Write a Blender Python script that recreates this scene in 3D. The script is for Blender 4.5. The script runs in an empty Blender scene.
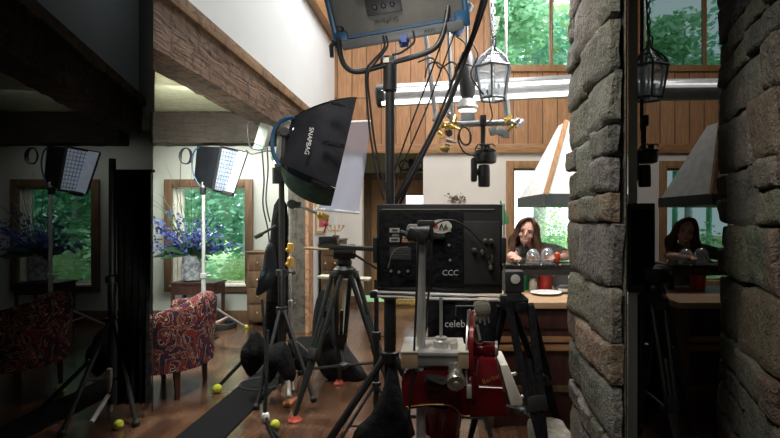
import bpy, bmesh, math, random
from mathutils import Vector as V, Matrix as M, noise
R = random.Random(11)
PI = math.pi
CX, CY, F, EH = 440.0, 222.0, 500.0, 1.5
col = bpy.context.scene.collection

def at(x, y, D):                    # survey helper: bearing + distance -> place in metres
    return V(((x - CX) / F * D, D, EH - (y - CY) / F * D))
def fl(x, y, z=0.0):                # a spot on the floor
    D = (EH - z) * F / (y - CY)
    return V(((x - CX) / F * D, D, z))

# ------------------------------------------------------------------ materials
MATS = {}
def newmat(name):
    m = bpy.data.materials.new(name); m.use_nodes = True
    nt = m.node_tree; b = nt.nodes['Principled BSDF']
    return m, nt, b
def c4(c): return (c[0], c[1], c[2], 1)
def objco(nt, scale=(1, 1, 1), rot=(0, 0, 0)):
    tc = nt.nodes.new('ShaderNodeTexCoord'); mp = nt.nodes.new('ShaderNodeMapping')
    mp.inputs['Scale'].default_value = scale; mp.inputs['Rotation'].default_value = rot
    nt.links.new(tc.outputs['Object'], mp.inputs['Vector'])
    return mp.outputs['Vector']
def mixc(nt, fac, a, b, mode='MIX'):
    n = nt.nodes.new('ShaderNodeMix'); n.data_type = 'RGBA'; n.blend_type = mode
    if isinstance(fac, (int, float)): n.inputs[0].default_value = fac
    else: nt.links.new(fac, n.inputs[0])
    for i, s in ((6, a), (7, b)):
        if isinstance(s, (tuple, list)): n.inputs[i].default_value = c4(s)
        else: nt.links.new(s, n.inputs[i])
    return n.outputs[2]
def noisef(nt, vec, scale, detail=4, lo=.35, hi=.65, dist=0):
    n = nt.nodes.new('ShaderNodeTexNoise'); n.inputs['Scale'].default_value = scale
    n.inputs['Detail'].default_value = detail; n.inputs['Distortion'].default_value = dist
    nt.links.new(vec, n.inputs['Vector'])
    r = nt.nodes.new('ShaderNodeMapRange'); r.inputs[1].default_value = lo; r.inputs[2].default_value = hi
    nt.links.new(n.outputs['Fac'], r.inputs[0])
    return r.outputs[0]
def bumpn(nt, b, h, strength, dist=.02):
    n = nt.nodes.new('ShaderNodeBump'); n.inputs['Strength'].default_value = strength
    n.inputs['Distance'].default_value = dist
    nt.links.new(h, n.inputs['Height']); nt.links.new(n.outputs['Normal'], b.inputs['Normal'])

def pm(name, c, rough=.5, metal=0, c2=None, scale=12, bump=0, stretch=(1, 1, 1), emit=None, es=0, spec=.5, sheen=0):
    if name in MATS: return MATS[name]
    m, nt, b = newmat(name)
    vec = objco(nt, stretch)
    c2 = c2 or tuple(x * .82 for x in c)
    f = noisef(nt, vec, scale)
    nt.links.new(mixc(nt, f, c, c2), b.inputs['Base Color'])
    b.inputs['Roughness'].default_value = rough; b.inputs['Metallic'].default_value = metal
    b.inputs['Specular IOR Level'].default_value = spec
    if sheen: b.inputs['Sheen Weight'].default_value = sheen
    if bump: bumpn(nt, b, f, bump)
    if emit:
        b.inputs['Emission Color'].default_value = c4(emit); b.inputs['Emission Strength'].default_value = es
    MATS[name] = m; return m

def planks(name, along, across, ca, cb, cm, width, length, rough, gap=.02, grain=.5, bump=.2, wear=None):
    m, nt, b = newmat(name)
    tc = nt.nodes.new('ShaderNodeTexCoord'); s = nt.nodes.new('ShaderNodeSeparateXYZ'); k = nt.nodes.new('ShaderNodeCombineXYZ')
    nt.links.new(tc.outputs['Object'], s.inputs[0])
    ix = {'X': 0, 'Y': 1, 'Z': 2}
    nt.links.new(s.outputs[ix[along]], k.inputs[0]); nt.links.new(s.outputs[ix[across]], k.inputs[1])
    br = nt.nodes.new('ShaderNodeTexBrick'); nt.links.new(k.outputs[0], br.inputs['Vector'])
    br.inputs['Color1'].default_value = c4(ca); br.inputs['Color2'].default_value = c4(cb); br.inputs['Mortar'].default_value = c4(cm)
    br.inputs['Scale'].default_value = 1; br.inputs['Mortar Size'].default_value = gap * width
    br.inputs['Brick Width'].default_value = length; br.inputs['Row Height'].default_value = width
    br.offset = .37
    mp = nt.nodes.new('ShaderNodeMapping'); mp.inputs['Scale'].default_value = (1.2, 14, 1); nt.links.new(k.outputs[0], mp.inputs['Vector'])
    g = noisef(nt, mp.outputs[0], 2.5, 6, .3, .75, .6)
    c = mixc(nt, g, br.outputs['Color'], mixc(nt, .55, br.outputs['Color'], cm), 'MIX')
    if wear:
        w = noisef(nt, k.outputs[0], 1.1, 5, .45, .8, 1.5)
        c = mixc(nt, w, c, wear)
    nt.links.new(c, b.inputs['Base Color'])
    rr = nt.nodes.new('ShaderNodeMapRange'); rr.inputs[3].default_value = rough; rr.inputs[4].default_value = min(1, rough + .16)
    nt.links.new(g, rr.inputs[0]); nt.links.new(rr.outputs[0], b.inputs['Roughness'])
    if bump: bumpn(nt, b, br.outputs['Fac'], -bump, .01)
    MATS[name] = m; return m

def oldwood(name, c, dark, axis, bump=.8):
    m, nt, b = newmat(name)
    st = {'X': (1.2, 9, 9), 'Y': (9, 1.2, 9), 'Z': (9, 9, 1.2)}[axis]
    v = objco(nt, st); v2 = objco(nt, (1, 1, 1))
    g = noisef(nt, v, 2.2, 8, .3, .7, .8); k = noisef(nt, v2, 9, 5, .5, .62, 1.2); p = noisef(nt, v2, 1.7, 3, .3, .7)
    c1 = mixc(nt, g, c, dark); c1 = mixc(nt, p, c1, tuple(x * 1.25 for x in c)); 
    kk = nt.nodes.new('ShaderNodeMath'); kk.operation = 'MULTIPLY'; kk.inputs[1].default_value = .6; nt.links.new(k, kk.inputs[0])
    c1 = mixc(nt, kk.outputs[0], c1, tuple(x * .5 for x in dark))
    nt.links.new(c1, b.inputs['Base Color']); b.inputs['Roughness'].default_value = .8
    bumpn(nt, b, g, bump, .02); MATS[name] = m; return m

def stone_mat():
    m, nt, b = newmat('fieldstone')
    a = nt.nodes.new('ShaderNodeAttribute'); a.attribute_name = 'Col'
    v = objco(nt)
    n1 = noisef(nt, v, 26, 8, .3, .7, .6); n2 = noisef(nt, v, 6, 4, .35, .7, 1); n3 = noisef(nt, v, 90, 3, .4, .7)
    c = mixc(nt, n1, a.outputs['Color'], mixc(nt, .65, a.outputs['Color'], (.015, .015, .013)))
    n2m = nt.nodes.new('ShaderNodeMath'); n2m.operation = 'MULTIPLY'; n2m.inputs[1].default_value = .45; nt.links.new(n2, n2m.inputs[0])
    c = mixc(nt, n2m.outputs[0], c, (.23, .20, .13))
    n3m = nt.nodes.new('ShaderNodeMath'); n3m.operation = 'MULTIPLY'; n3m.inputs[1].default_value = .35; nt.links.new(n3, n3m.inputs[0])
    c = mixc(nt, n3m.outputs[0], c, (.36, .35, .30))
    nt.links.new(c, b.inputs['Base Color']); b.inputs['Roughness'].default_value = .8
    ad = nt.nodes.new('ShaderNodeMath'); nt.links.new(n1, ad.inputs[0]); nt.links.new(n3m.outputs[0], ad.inputs[1])
    bumpn(nt, b, ad.outputs[0], .7, .015); MATS['stone'] = m; return m

def kilim():
    m, nt, b = newmat('kilim_fabric')
    v = objco(nt, (1, 1, 1))
    n = nt.nodes.new('ShaderNodeTexNoise'); n.inputs['Scale'].default_value = 5.5; n.inputs['Detail'].default_value = 2; n.inputs['Distortion'].default_value = 2.2
    nt.links.new(v, n.inputs['Vector'])
    cr = nt.nodes.new('ShaderNodeValToRGB'); cr.color_ramp.interpolation = 'CONSTANT'
    e = cr.color_ramp.elements
    cols = [(0, (.015, .03, .05)), (.38, (.14, .017, .016)), (.43, (.012, .02, .05)), (.482, (.50, .38, .24)), (.498, (.16, .022, .018)), (.545, (.46, .34, .22)), (.56, (.014, .025, .06)), (.60, (.20, .03, .02)), (.66, (.02, .04, .05))]
    e[0].position, e[0].color = cols[0][0], c4(cols[0][1]); e[1].position, e[1].color = cols[1][0], c4(cols[1][1])
    for p, c in cols[2:]:
        k = e.new(p); k.color = c4(c)
    nt.links.new(n.outputs['Fac'], cr.inputs['Fac']); nt.links.new(cr.outputs['Color'], b.inputs['Base Color'])
    b.inputs['Roughness'].default_value = .95; b.inputs['Specular IOR Level'].default_value = .1
    MATS['kilim'] = m; return m

def glassm(name, tint, refl=.08, rough=0.02, diffuse=0.0, dc=(.75, .8, .85)):
    m = bpy.data.materials.new(name); m.use_nodes = True; nt = m.node_tree; nt.nodes.clear()
    o = nt.nodes.new('ShaderNodeOutputMaterial'); t = nt.nodes.new('ShaderNodeBsdfTransparent'); g = nt.nodes.new('ShaderNodeBsdfGlossy')
    t.inputs['Color'].default_value = c4(tint); g.inputs['Roughness'].default_value = rough
    mx = nt.nodes.new('ShaderNodeMixShader'); mx.inputs[0].default_value = refl
    nt.links.new(t.outputs[0], mx.inputs[1]); nt.links.new(g.outputs[0], mx.inputs[2]); out = mx.outputs[0]
    if diffuse:
        d = nt.nodes.new('ShaderNodeBsdfDiffuse'); d.inputs['Color'].default_value = c4(dc)
        tl = nt.nodes.new('ShaderNodeBsdfTranslucent'); tl.inputs['Color'].default_value = c4(dc)
        a = nt.nodes.new('ShaderNodeMixShader'); a.inputs[0].default_value = .5
        nt.links.new(d.outputs[0], a.inputs[1]); nt.links.new(tl.outputs[0], a.inputs[2])
        m2 = nt.nodes.new('ShaderNodeMixShader'); m2.inputs[0].default_value = diffuse
        nt.links.new(out, m2.inputs[1]); nt.links.new(a.outputs[0], m2.inputs[2]); out = m2.outputs[0]
    nt.links.new(out, o.inputs[0]); MATS[name] = m; return m
def leafm(name, c1, c2, tr=.35):
    m, nt, b = newmat(name); v = objco(nt)
    f = noisef(nt, v, 1.3, 5, .35, .65)
    c = mixc(nt, f, c1, c2); nt.links.new(c, b.inputs['Base Color']); b.inputs['Roughness'].default_value = .6
    t = nt.nodes.new('ShaderNodeBsdfTranslucent'); nt.links.new(c, t.inputs['Color'])
    mx = nt.nodes.new('ShaderNodeMixShader'); mx.inputs[0].default_value = tr
    nt.links.new(b.outputs[0], mx.inputs[1]); nt.links.new(t.outputs[0], mx.inputs[2])
    nt.links.new(mx.outputs[0], nt.nodes['Material Output'].inputs[0]); MATS[name] = m; return m

black = pm('black_paint', (.012, .012, .013), .42, 0, (.02, .02, .021))
matte = pm('matte_black_cloth', (.006, .006, .007), .9, 0, (.012, .012, .013), 30, .3, spec=.15)
rubber = pm('black_rubber', (.012, .012, .013), .6)
dkgrey = pm('dark_grey_metal', (.05, .055, .055), .4, .6)
chrome = pm('chrome', (.66, .66, .63), .32, .55, (.55, .55, .52))
steel = pm('brushed_steel', (.50, .50, .48), .38, .6)
silver = pm('silver_paint', (.40, .41, .43), .35, .5)
gold = pm('brass', (.80, .55, .16), .3, .8)
amber = pm('amber_clamp', (.75, .42, .08), .4, .2)
blue = pm('fixture_blue', (.012, .075, .17), .4, .1)
olive = pm('fixture_grey', (.13, .128, .108), .5, .1)
redp = pm('red_enamel', (.17, .008, .012), .16, .1, (.13, .006, .009))
redfoot = pm('red_plastic', (.45, .05, .025), .5)
cream = pm('cream_plastic', (.78, .74, .64), .45)
whitep = pm('white_paint', (.82, .82, .80), .5)
woodtrim = pm('honey_wood', (.36, .19, .085), .5, 0, (.25, .125, .05), 5, .15, (6, 6, 1))
woodtrimh = pm('honey_wood_horizontal', (.38, .20, .09), .5, 0, (.27, .135, .055), 5, .15, (1, 6, 6))
brownwood = pm('brown_wood', (.14, .078, .040), .55, 0, (.09, .047, .024), 5, .2, (6, 6, 1))
darkwood = pm('mahogany', (.07, .025, .018), .35, 0, (.04, .014, .011), 5, .1, (5, 5, 1))
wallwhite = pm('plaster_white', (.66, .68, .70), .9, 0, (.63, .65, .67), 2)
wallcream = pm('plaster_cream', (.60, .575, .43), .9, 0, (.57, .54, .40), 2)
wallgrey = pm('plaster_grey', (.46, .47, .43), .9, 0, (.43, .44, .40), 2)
wallwarm = pm('plaster_warm_white', (.70, .655, .60), .9, 0, (.67, .62, .57), 2)
floorm = planks('floor_planks', 'Y', 'X', (.095, .046, .025), (.05, .024, .015), (.012, .007, .005), .14, 1.9, .12, .03, wear=(.18, .10, .06))
boards = planks('wall_boards', 'Z', 'X', (.50, .265, .125), (.35, .165, .070), (.10, .045, .02), .27, 6.0, .55, .035)
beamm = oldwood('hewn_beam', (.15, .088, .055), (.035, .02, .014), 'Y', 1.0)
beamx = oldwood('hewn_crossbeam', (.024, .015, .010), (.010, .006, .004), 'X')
postm = oldwood('weathered_post', (.10, .082, .066), (.035, .028, .024), 'Z')
litwood = oldwood('lit_post_side', (.42, .22, .12), (.20, .095, .05), 'Z', .3)  # orange light on the post's right side, put into the wood colour
trimbrown = oldwood('trim_board', (.21, .125, .066), (.12, .066, .035), 'Y', .2)
stonem = stone_mat(); kil = kilim()
pane = glassm('clear_pane', (.95, .97, .96), .05)
shade_pane = glassm('shade_tinted_pane', (.30, .34, .33), .05)  # glass tinted dark so the side bay windows look shaded
frost = glassm('frosted_pane', (.92, .96, 1), .1, .1, .38)
plast = glassm('clear_plastic', (.93, .95, .97), .22, .05, .18)
leafA = leafm('leaf_mid', (.20, .48, .24), (.38, .66, .42), .45); leafB = leafm('leaf_teal', (.14, .44, .29), (.30, .62, .46), .45)
leafC = leafm('leaf_light', (.42, .62, .25), (.70, .80, .52), .45); leafD = leafm('leaf_dark', (.025, .10, .06), (.07, .2, .12), .2)
bark = oldwood('bark', (.46, .48, .52), (.25, .26, .28), 'Z')

def glow(name, c, s): return pm(name, c, .5, emit=c, es=s)
tubeglow = glow('tube_glow', (1, .97, .93), 2.0)
ledglow = glow('led_glow', (.9, .95, 1), 1.6)
lampglow = glow('lamp_glow', (.93, .96, 1), 3.0)
lensglow = glow('lens_glow', (1, .93, .82), 2.5)

# ------------------------------------------------------------------ mesh builder
def frame_dirs(t):
    t = t.normalized(); a = V((0, 0, 1)) if abs(t.z) < .9 else V((1, 0, 0))
    u = t.cross(a).normalized(); return u, t.cross(u).normalized()
class MB:
    def __init__(s): s.b = bmesh.new(); s.layer = None
    def box(s, c, size, rot=None, bev=0):
        g = bmesh.ops.create_cube(s.b, size=1)['verts']
        mx = M.Translation(V(c)) @ (rot.to_4x4() if rot else M.Identity(4)) @ M.Diagonal((size[0], size[1], size[2], 1))
        bmesh.ops.transform(s.b, matrix=mx, verts=g)
        if bev:
            es = list({e for v in g for e in v.link_edges})
            bmesh.ops.bevel(s.b, geom=es, offset=bev, segments=2, affect='EDGES', profile=.6)
        return s
    def mm(s, a, b, bev=0): a, b = V(a), V(b); return s.box((a + b) / 2, [abs(x) for x in (b - a)], None, bev)
    def tube(s, pts, r, n=8, cap=True):
        pts = [V(p) for p in pts]; rs = r if isinstance(r, (list, tuple)) else [r] * len(pts)
        rings = []; u = None
        for i, p in enumerate(pts):
            t = (pts[min(i + 1, len(pts) - 1)] - pts[max(i - 1, 0)])
            if t.length < 1e-9: t = V((0, 0, 1))
            t.normalize()
            if u is None: u, w = frame_dirs(t)
            else:
                u = (u - t * u.dot(t)); u = u.normalized() if u.length > 1e-6 else frame_dirs(t)[0]; w = t.cross(u)
            rings.append([s.b.verts.new(p + (u * math.cos(2 * PI * k / n) + w * math.sin(2 * PI * k / n)) * rs[i]) for k in range(n)])
        for a, b in zip(rings, rings[1:]):
            for k in range(n): s.b.faces.new((a[k], a[(k + 1) % n], b[(k + 1) % n], b[k]))
        if cap:
            s.b.faces.new(rings[0][::-1]); s.b.faces.new(rings[-1])
        return s
    def lathe(s, prof, o, axis=(0, 0, 1), n=20, cap=True):      # prof: (r, h)
        ax = V(axis).normalized(); u, w = frame_dirs(ax); o = V(o); rings = []
        for r, h in prof:
            rings.append([s.b.verts.new(o + ax * h + (u * math.cos(2 * PI * k / n) + w * math.sin(2 * PI * k / n)) * max(r, 1e-4)) for k in range(n)])
        for a, b in zip(rings, rings[1:]):
            for k in range(n): s.b.faces.new((a[k], a[(k + 1) % n], b[(k + 1) % n], b[k]))
        if cap: s.b.faces.new(rings[0][::-1]); s.b.faces.new(rings[-1])
        return s
    def ball(s, c, r, sc=(1, 1, 1), rot=None, u=16, v=10):
        g = bmesh.ops.create_uvsphere(s.b, u_segments=u, v_segments=v, radius=r)['verts']
        bmesh.ops.transform(s.b, matrix=M.Translation(V(c)) @ (rot.to_4x4() if rot else M.Identity(4)) @ M.Diagonal((*sc, 1)), verts=g); return s
    def prism(s, poly, vec, bev=0):                              # poly: 3-D points, extruded along vec
        a = [s.b.verts.new(V(p)) for p in poly]; b = [s.b.verts.new(V(p) + V(vec)) for p in poly]; n = len(poly)
        fs = [s.b.faces.new(a[::-1]), s.b.faces.new(b)]
        for k in range(n): fs.append(s.b.faces.new((a[k], a[(k + 1) % n], b[(k + 1) % n], b[k])))
        if bev: bmesh.ops.bevel(s.b, geom=list({e for f in fs for e in f.edges}), offset=bev, segments=2, affect='EDGES', profile=.6)
        return s
    def face(s, pts): s.b.faces.new([s.b.verts.new(V(p)) for p in pts]); return s
    def puff(s, out, thick, axis=(0, 1, 0), n=5, c=None, wob=.0):  # inflated outline
        out = [V(p) for p in smooth(out, 3, True)]; ax = V(axis); k = len(out)
        c = V(c) if c is not None else sum(out, V()) / k
        def ring(t, sg):
            h = thick * math.sqrt(max(0, 1 - (1 - t) ** 2)) * sg; rr = []
            for p in out:
                q = c + (p - c) * (1 - t)
                w = wob * noise.noise(q * 9 + ax * sg) if 0 < t else 0
                rr.append(s.b.verts.new(q + ax * (h + w)))
            return rr
        base = ring(0, 1)
        for sg in (1, -1):
            prev = base
            for j in range(1, n):
                cur = ring(j / n, sg)
                for i in range(k):
                    f = (prev[i], prev[(i + 1) % k], cur[(i + 1) % k], cur[i]); s.b.faces.new(f if sg > 0 else f[::-1])
                prev = cur
            ce = s.b.verts.new(c + ax * thick * sg)
            for i in range(k):
                f = (prev[i], prev[(i + 1) % k], ce); s.b.faces.new(f if sg > 0 else f[::-1])
        return s
    def rough(s, amp, sc=4, cuts=0):
        if cuts: bmesh.ops.subdivide_edges(s.b, edges=s.b.edges[:], cuts=cuts, use_grid_fill=True)
        for v in s.b.verts: v.co += noise.noise_vector(v.co * sc) * amp
        return s
    def build(s, name, mat, parent=None, origin=None, smooth=True, angle=.7, mods=None):
        bmesh.ops.recalc_face_normals(s.b, faces=s.b.faces)
        o0 = root_loc(parent) if parent else (V(origin) if origin is not None else V())
        bmesh.ops.translate(s.b, vec=-o0, verts=s.b.verts)
        me = bpy.data.meshes.new(name); s.b.to_mesh(me); s.b.free()
        if smooth:
            for p in me.polygons: p.use_smooth = True
            try: me.set_sharp_from_angle(angle=angle)
            except Exception: pass
        o = bpy.data.objects.new(name, me); col.objects.link(o)
        if mat: me.materials.append(mat)
        if parent: o.parent = parent
        else: o.location = o0
        return o
def root_loc(o):
    p = V()
    while o: p = p + o.location; o = o.parent
    return p
def smooth(pts, k=6, closed=False):
    pts = [V(p) for p in pts]; n = len(pts); out = []
    rng = range(n) if closed else range(n - 1)
    for i in rng:
        g = (lambda j: pts[j % n]) if closed else (lambda j: pts[max(0, min(n - 1, j))])
        a, b, c, d = g(i - 1), g(i), g(i + 1), g(i + 2)
        for j in range(k):
            t = j / k
            out.append(.5 * ((2 * b) + (c - a) * t + (2 * a - 5 * b + 4 * c - d) * t * t + (3 * b - a - 3 * c + d) * t ** 3))
    if not closed: out.append(pts[-1])
    return out
def pp(D, *xy): return [at(x, y, D) for x, y in xy]

def tag(o, label=None, cat=None, group=None, kind=None):
    if label: o['label'] = label
    if cat: o['category'] = cat
    if group: o['group'] = group
    if kind: o['kind'] = kind
    return o
def thing(name, label, cat, loc, group=None):
    o = bpy.data.objects.new(name, None); col.objects.link(o); o.location = V(loc); o.empty_display_size = .1
    return tag(o, label, cat, group)
def struct(name, mb, mat, parent=None, **k):
    o = mb.build(name, mat, parent, **k)
    if not parent: o['kind'] = 'structure'
    return o
def dup(o, d, label=None, group=None, mats=None):
    def cp(x, par):
        c = x.copy(); col.objects.link(c); c.parent = par
        for ch in [k for k in bpy.data.objects if k.parent == x]: cp(ch, c)
        return c
    c = cp(o, None); c.location = o.location + V(d)
    if label: c['label'] = label
    if group: c['group'] = group
    return c
def text(name, body, size, loc, right, up, mat, parent, depth=.0008):
    cu = bpy.data.curves.new(name, 'FONT'); cu.body = body; cu.size = size; cu.extrude = depth; cu.align_x = 'CENTER'; cu.align_y = 'CENTER'
    o = bpy.data.objects.new(name, cu); col.objects.link(o)
    me = bpy.data.meshes.new_from_object(o.evaluated_get(bpy.context.evaluated_depsgraph_get())); bpy.data.objects.remove(o); bpy.data.curves.remove(cu)
    me.materials.clear(); me.materials.append(mat); o = bpy.data.objects.new(name, me); col.objects.link(o)
    r = V(right).normalized(); u = V(up).normalized(); u = (u - r * u.dot(r)).normalized(); n = r.cross(u)
    mx = M((r, u, n)).transposed().to_4x4(); mx.translation = V(loc) - root_loc(parent)
    o.parent = parent; o.matrix_local = mx; return o
def cable(name, pts, r, label, cat='cable', mat=None, group=None, k=8):
    pts = smooth(pts, k); o = MB().tube(pts, r, 6).build(name, mat or rubber, origin=pts[-1]); return tag(o, label, cat, group)
def rot(ax, deg): return M.Rotation(math.radians(deg), 3, ax)

# ================================================================== SETTING
H = 6.0
LB, RB = -.574, .376               # bearings of the two added shade walls
struct('floor', MB().mm((-8.2, -2.2, -.12), (7.6, 9.4, 0)), floorm)
tag(MB().mm((-40, 9.4, -.3), (40, 60, -.15)).build('ground', leafm('lawn', (.25, .42, .15), (.4, .55, .25))), kind='structure')
tag(MB().mm((-40, 7.9, -.3), (-8.2, 9.4, -.15)).build('ground', MATS['lawn']), kind='structure')
struct('ceiling', MB().mm((-8.2, -2.2, H), (7.6, 9.6, H + .1)), wallwhite)
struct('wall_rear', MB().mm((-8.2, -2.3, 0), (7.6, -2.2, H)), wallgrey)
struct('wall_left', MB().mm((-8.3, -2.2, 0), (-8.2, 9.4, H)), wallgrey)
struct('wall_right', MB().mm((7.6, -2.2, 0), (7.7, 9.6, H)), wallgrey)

def holewall(name, x0, x1, y0, y1, z0, z1, holes, mat):
    mb = MB(); x = x0
    for a, b, c, d in sorted(holes):
        if a > x: mb.mm((x, y0, z0), (a, y1, z1))
        if c > z0: mb.mm((a, y0, z0), (b, y1, c))
        if d < z1: mb.mm((a, y0, d), (b, y1, z1))
        x = b
    mb.mm((x, y0, z0), (x1, y1, z1)); return struct(name, mb, mat, smooth=False)
def wpx(D, x0, x1, ytop, ybot, dx=0):
    a, b = at(x0, ytop, D), at(x1, ybot, D); return (a.x + dx, b.x + dx, b.z, a.z)
DL, DB = 7.65, 9.2
wl = wpx(DL, 173, 246, 187, 284); wl2 = (wl[0] - 2.341, wl[1] - 2.341, wl[2], wl[3])
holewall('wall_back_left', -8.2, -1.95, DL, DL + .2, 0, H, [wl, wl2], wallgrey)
wr = (1.343, 2.55, .42, 2.49); wr2 = (4.16, 5.4, .42, 2.49)
wu = (.92, 2.5, 4.37, 5.75); wu2 = (3.74, 5.3, 4.37, 5.75)
op = (-1.435, -.31, 0, 2.80)
holewall('wall_back', -1.95, 7.6, DB, DB + .2, 0, 2.80, [wr, wr2, op], wallwarm)
holewall('wall_back_upper', -2.1, 7.6, DB, DB + .2, 2.80, H, [wu, wu2], boards)
struct('trim_1', MB().mm((-1.9, DB - .06, 2.76), (7.6, DB, 2.93), .008), woodtrimh)
# hallway seen through the opening, with a glazed wooden door
dW = wpx(10.3, 408, 421, 196, 240)
struct('wall_hallway', MB().mm((-1.9, 10.3, 0), (-1.5, 10.4, 3)).mm((-1.5, 10.3, 2.45), (.0, 10.4, 3)).mm((-.1, 10.3, 0), (.2, 10.4, 2.45)).mm((-1.95, 9.4, 0), (-1.85, 10.4, 3)).mm((.1, 9.4, 0), (.2, 10.4, 3)), wallcream, smooth=False)
struct('ceiling_hallway', MB().mm((-1.95, 9.4, 2.95), (.2, 10.4, 3.05)), wallcream)
d1 = thing('door_1', None, None, (-.75, 10.3, 0)); d1['kind'] = 'structure'
MB().mm((-1.55, 10.22, 0), (-1.4, 10.3, 2.46)).mm((-.15, 10.22, 0), (0, 10.3, 2.46)).mm((-1.58, 10.2, 2.36), (0, 10.3, 2.5)).build('door_frame', brownwood, d1)
MB().mm((-1.4, 10.27, 0), (-.7, 10.33, 2.36)).mm((-.7, 10.27, 2.05), (-.15, 10.33, 2.36)).mm((-.7, 10.27, 0), (-.15, 10.33, .9)).mm((-.3, 10.27, .9), (-.15, 10.33, 2.05)).build('door_leaf', woodtrim, d1)
MB().mm((-.7, 10.295, .9), (-.3, 10.305, 2.05)).build('pane', pane, d1)
MB().tube([(-.78, 10.24, 1.02), (-.9, 10.24, 1.02)], .012).ball((-.78, 10.25, 1.02), .03).build('door_handle', gold, d1)

def win(name, h, y, tw, trim, glass, mull=(), sill=True):
    w = thing(name, None, None, ((h[0] + h[1]) / 2, y, h[2])); w['kind'] = 'structure'
    a, b, c, d = h; e = .05
    mb = MB()
    mb.mm((a - tw, y - e, c - tw), (a, y, d + tw), .006).mm((b, y - e, c - tw), (b + tw, y, d + tw), .006).mm((a, y - e, d), (b, y, d + tw), .006).mm((a, y - e, c - tw), (b, y, c), .006)
    mb.build('frame', trim, w)
    mb = MB(); f = .035
    mb.mm((a, y + .05, c), (a + f, y + .12, d)).mm((b - f, y + .05, c), (b, y + .12, d)).mm((a, y + .05, d - f), (b, y + .12, d)).mm((a, y + .05, c), (b, y + .12, c + f))
    for m in mull: mb.mm((m - .03, y + .04, c), (m + .03, y + .12, d))
    mb.build('sash', woodtrim if trim is woodtrim else cream, w)
    MB().mm((a, y + .08, c), (b, y + .086, d)).build('glass', glass, w)
    if sill: MB().mm((a - .02, y - .08, c - .03), (b + .02, y + .05, c + .005), .006).build('sill', cream, w)
    return w
win('window_1', wl, DL, .115, brownwood, pane, (wl[0] + .085,))
win('window_2', wl2, DL, .115, brownwood, shade_pane, (wl2[0] + .085,))
win('window_3', wr, DB, .13, woodtrim, pane, sill=False)
win('window_4', wr2, DB, .13, woodtrim, shade_pane, sill=False)
win('window_5', wu, DB, .11, woodtrim, pane, (2.06,), sill=False)
win('window_6', wu2, DB, .11, woodtrim, shade_pane, (4.9,), sill=False)
# tall plaster wall over the beam and its lower return beyond the post
struct('wall_gable', MB().mm((-2.06, 3.62, 3.0), (-1.94, DB, H)).mm((-2.06, DL, 0), (-1.94, DB, 3.0)), wallwhite, smooth=False)
def hewn(name, poly, z0, z1, mat, cuts=14, amp=.014):
    b = MB(); b.prism([(x, y, z0) for x, y in poly], (0, 0, z1 - z0))
    lo = [e for e in b.b.edges]; bmesh.ops.subdivide_edges(b.b, edges=[e for e in lo if e.calc_length() > 1], cuts=40, use_grid_fill=True)
    bmesh.ops.subdivide_edges(b.b, edges=[e for e in b.b.edges if e.calc_length() > .15], cuts=3, use_grid_fill=True)
    for v in b.b.verts:
        v.co += noise.noise_vector(v.co * 7) * amp + noise.noise_vector(v.co * V((3, 3, 22))) * amp * .45
    return struct(name, b, mat, angle=.5)
hewn('ceiling_beam', [(-1.9, 3.31), (-1.9, 6.99), (-2.2, 6.99), (-2.2, 3.83)], 2.66, 3.03, beamm)
struct('trim_2', MB().prism([(-1.86, 3.24, 3.03), (-1.86, 9.18, 3.03), (-2.0, 9.18, 3.03), (-2.0, 3.48, 3.03)], (0, 0, .11), .006), trimbrown)
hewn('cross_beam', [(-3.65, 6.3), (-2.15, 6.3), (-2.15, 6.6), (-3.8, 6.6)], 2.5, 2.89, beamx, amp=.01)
# left room's lower ceiling
struct('ceiling_left', MB().prism([(-2.05, 3.6, 2.9), (-2.05, 7.7, 2.9), (-4.4, 7.7, 2.9)], (0, 0, .1)), pm('ceiling_cream', (.66, .65, .47), .9), smooth=False)
# added walls that keep this room's light out of the side bays
def shade_wall(name, k, y0, y1, z0, z1, mat, off=.06):
    sg = -1 if k < 0 else 1
    return struct(name, MB().prism([(k * y0, y0, z0), (k * y1, y1, z0), (k * y1 + sg * off, y1, z0), (k * y0 + sg * off, y0, z0)], (0, 0, z1 - z0)), mat, smooth=False)
shade_wall('added_shade_wall_left', LB, 4.95, DL, 0, H, wallgrey, .012)
shade_wall('added_shade_wall_left_header', LB, 1.5, 4.95, .93, H, wallgrey, .004)
shade_wall('added_shade_wall_right', RB, 3.2, DB, 0, H, wallgrey)
# dim bay on the left: beam, cross beam, plaster wall over the beam, low ceiling
b0, b1 = V((-2.78, 2.9)), V((-3.93, 6.6)); bd = (b1 - b0).normalized(); bn = V((-bd.y, bd.x))
hewn('ceiling_beam', [tuple(b0), tuple(b1), tuple(b1 + bn * .3), tuple(b0 + bn * .3)], 2.66, 3.03, beamm)
struct('wall_gable_left', MB().prism([(*(b0 + bn * .04), 3.0), (*(b1 + bn * .04), 3.0), (*(b1 + bn * .16), 3.0), (*(b0 + bn * .16), 3.0)], (0, 0, 3)), wallwhite, smooth=False)
struct('trim_3', MB().prism([(*(b0 - bn * .04), 3.03), (*(b1 - bn * .04), 3.03), (*(b1 + bn * .1), 3.03), (*(b0 + bn * .1), 3.03)], (0, 0, .11)), trimbrown)
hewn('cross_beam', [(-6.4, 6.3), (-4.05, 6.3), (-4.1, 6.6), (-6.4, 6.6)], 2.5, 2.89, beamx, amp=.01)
struct('ceiling_bay', MB().prism([(*(b0 + bn * .1), 2.9), (*(b1 + bn * .1), 2.9), (-4.3, 7.7, 2.9), (-8.2, 7.7, 2.9), (-8.2, 2.9, 2.9)], (0, 0, .1)), MATS['ceiling_cream'], smooth=False)
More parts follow.
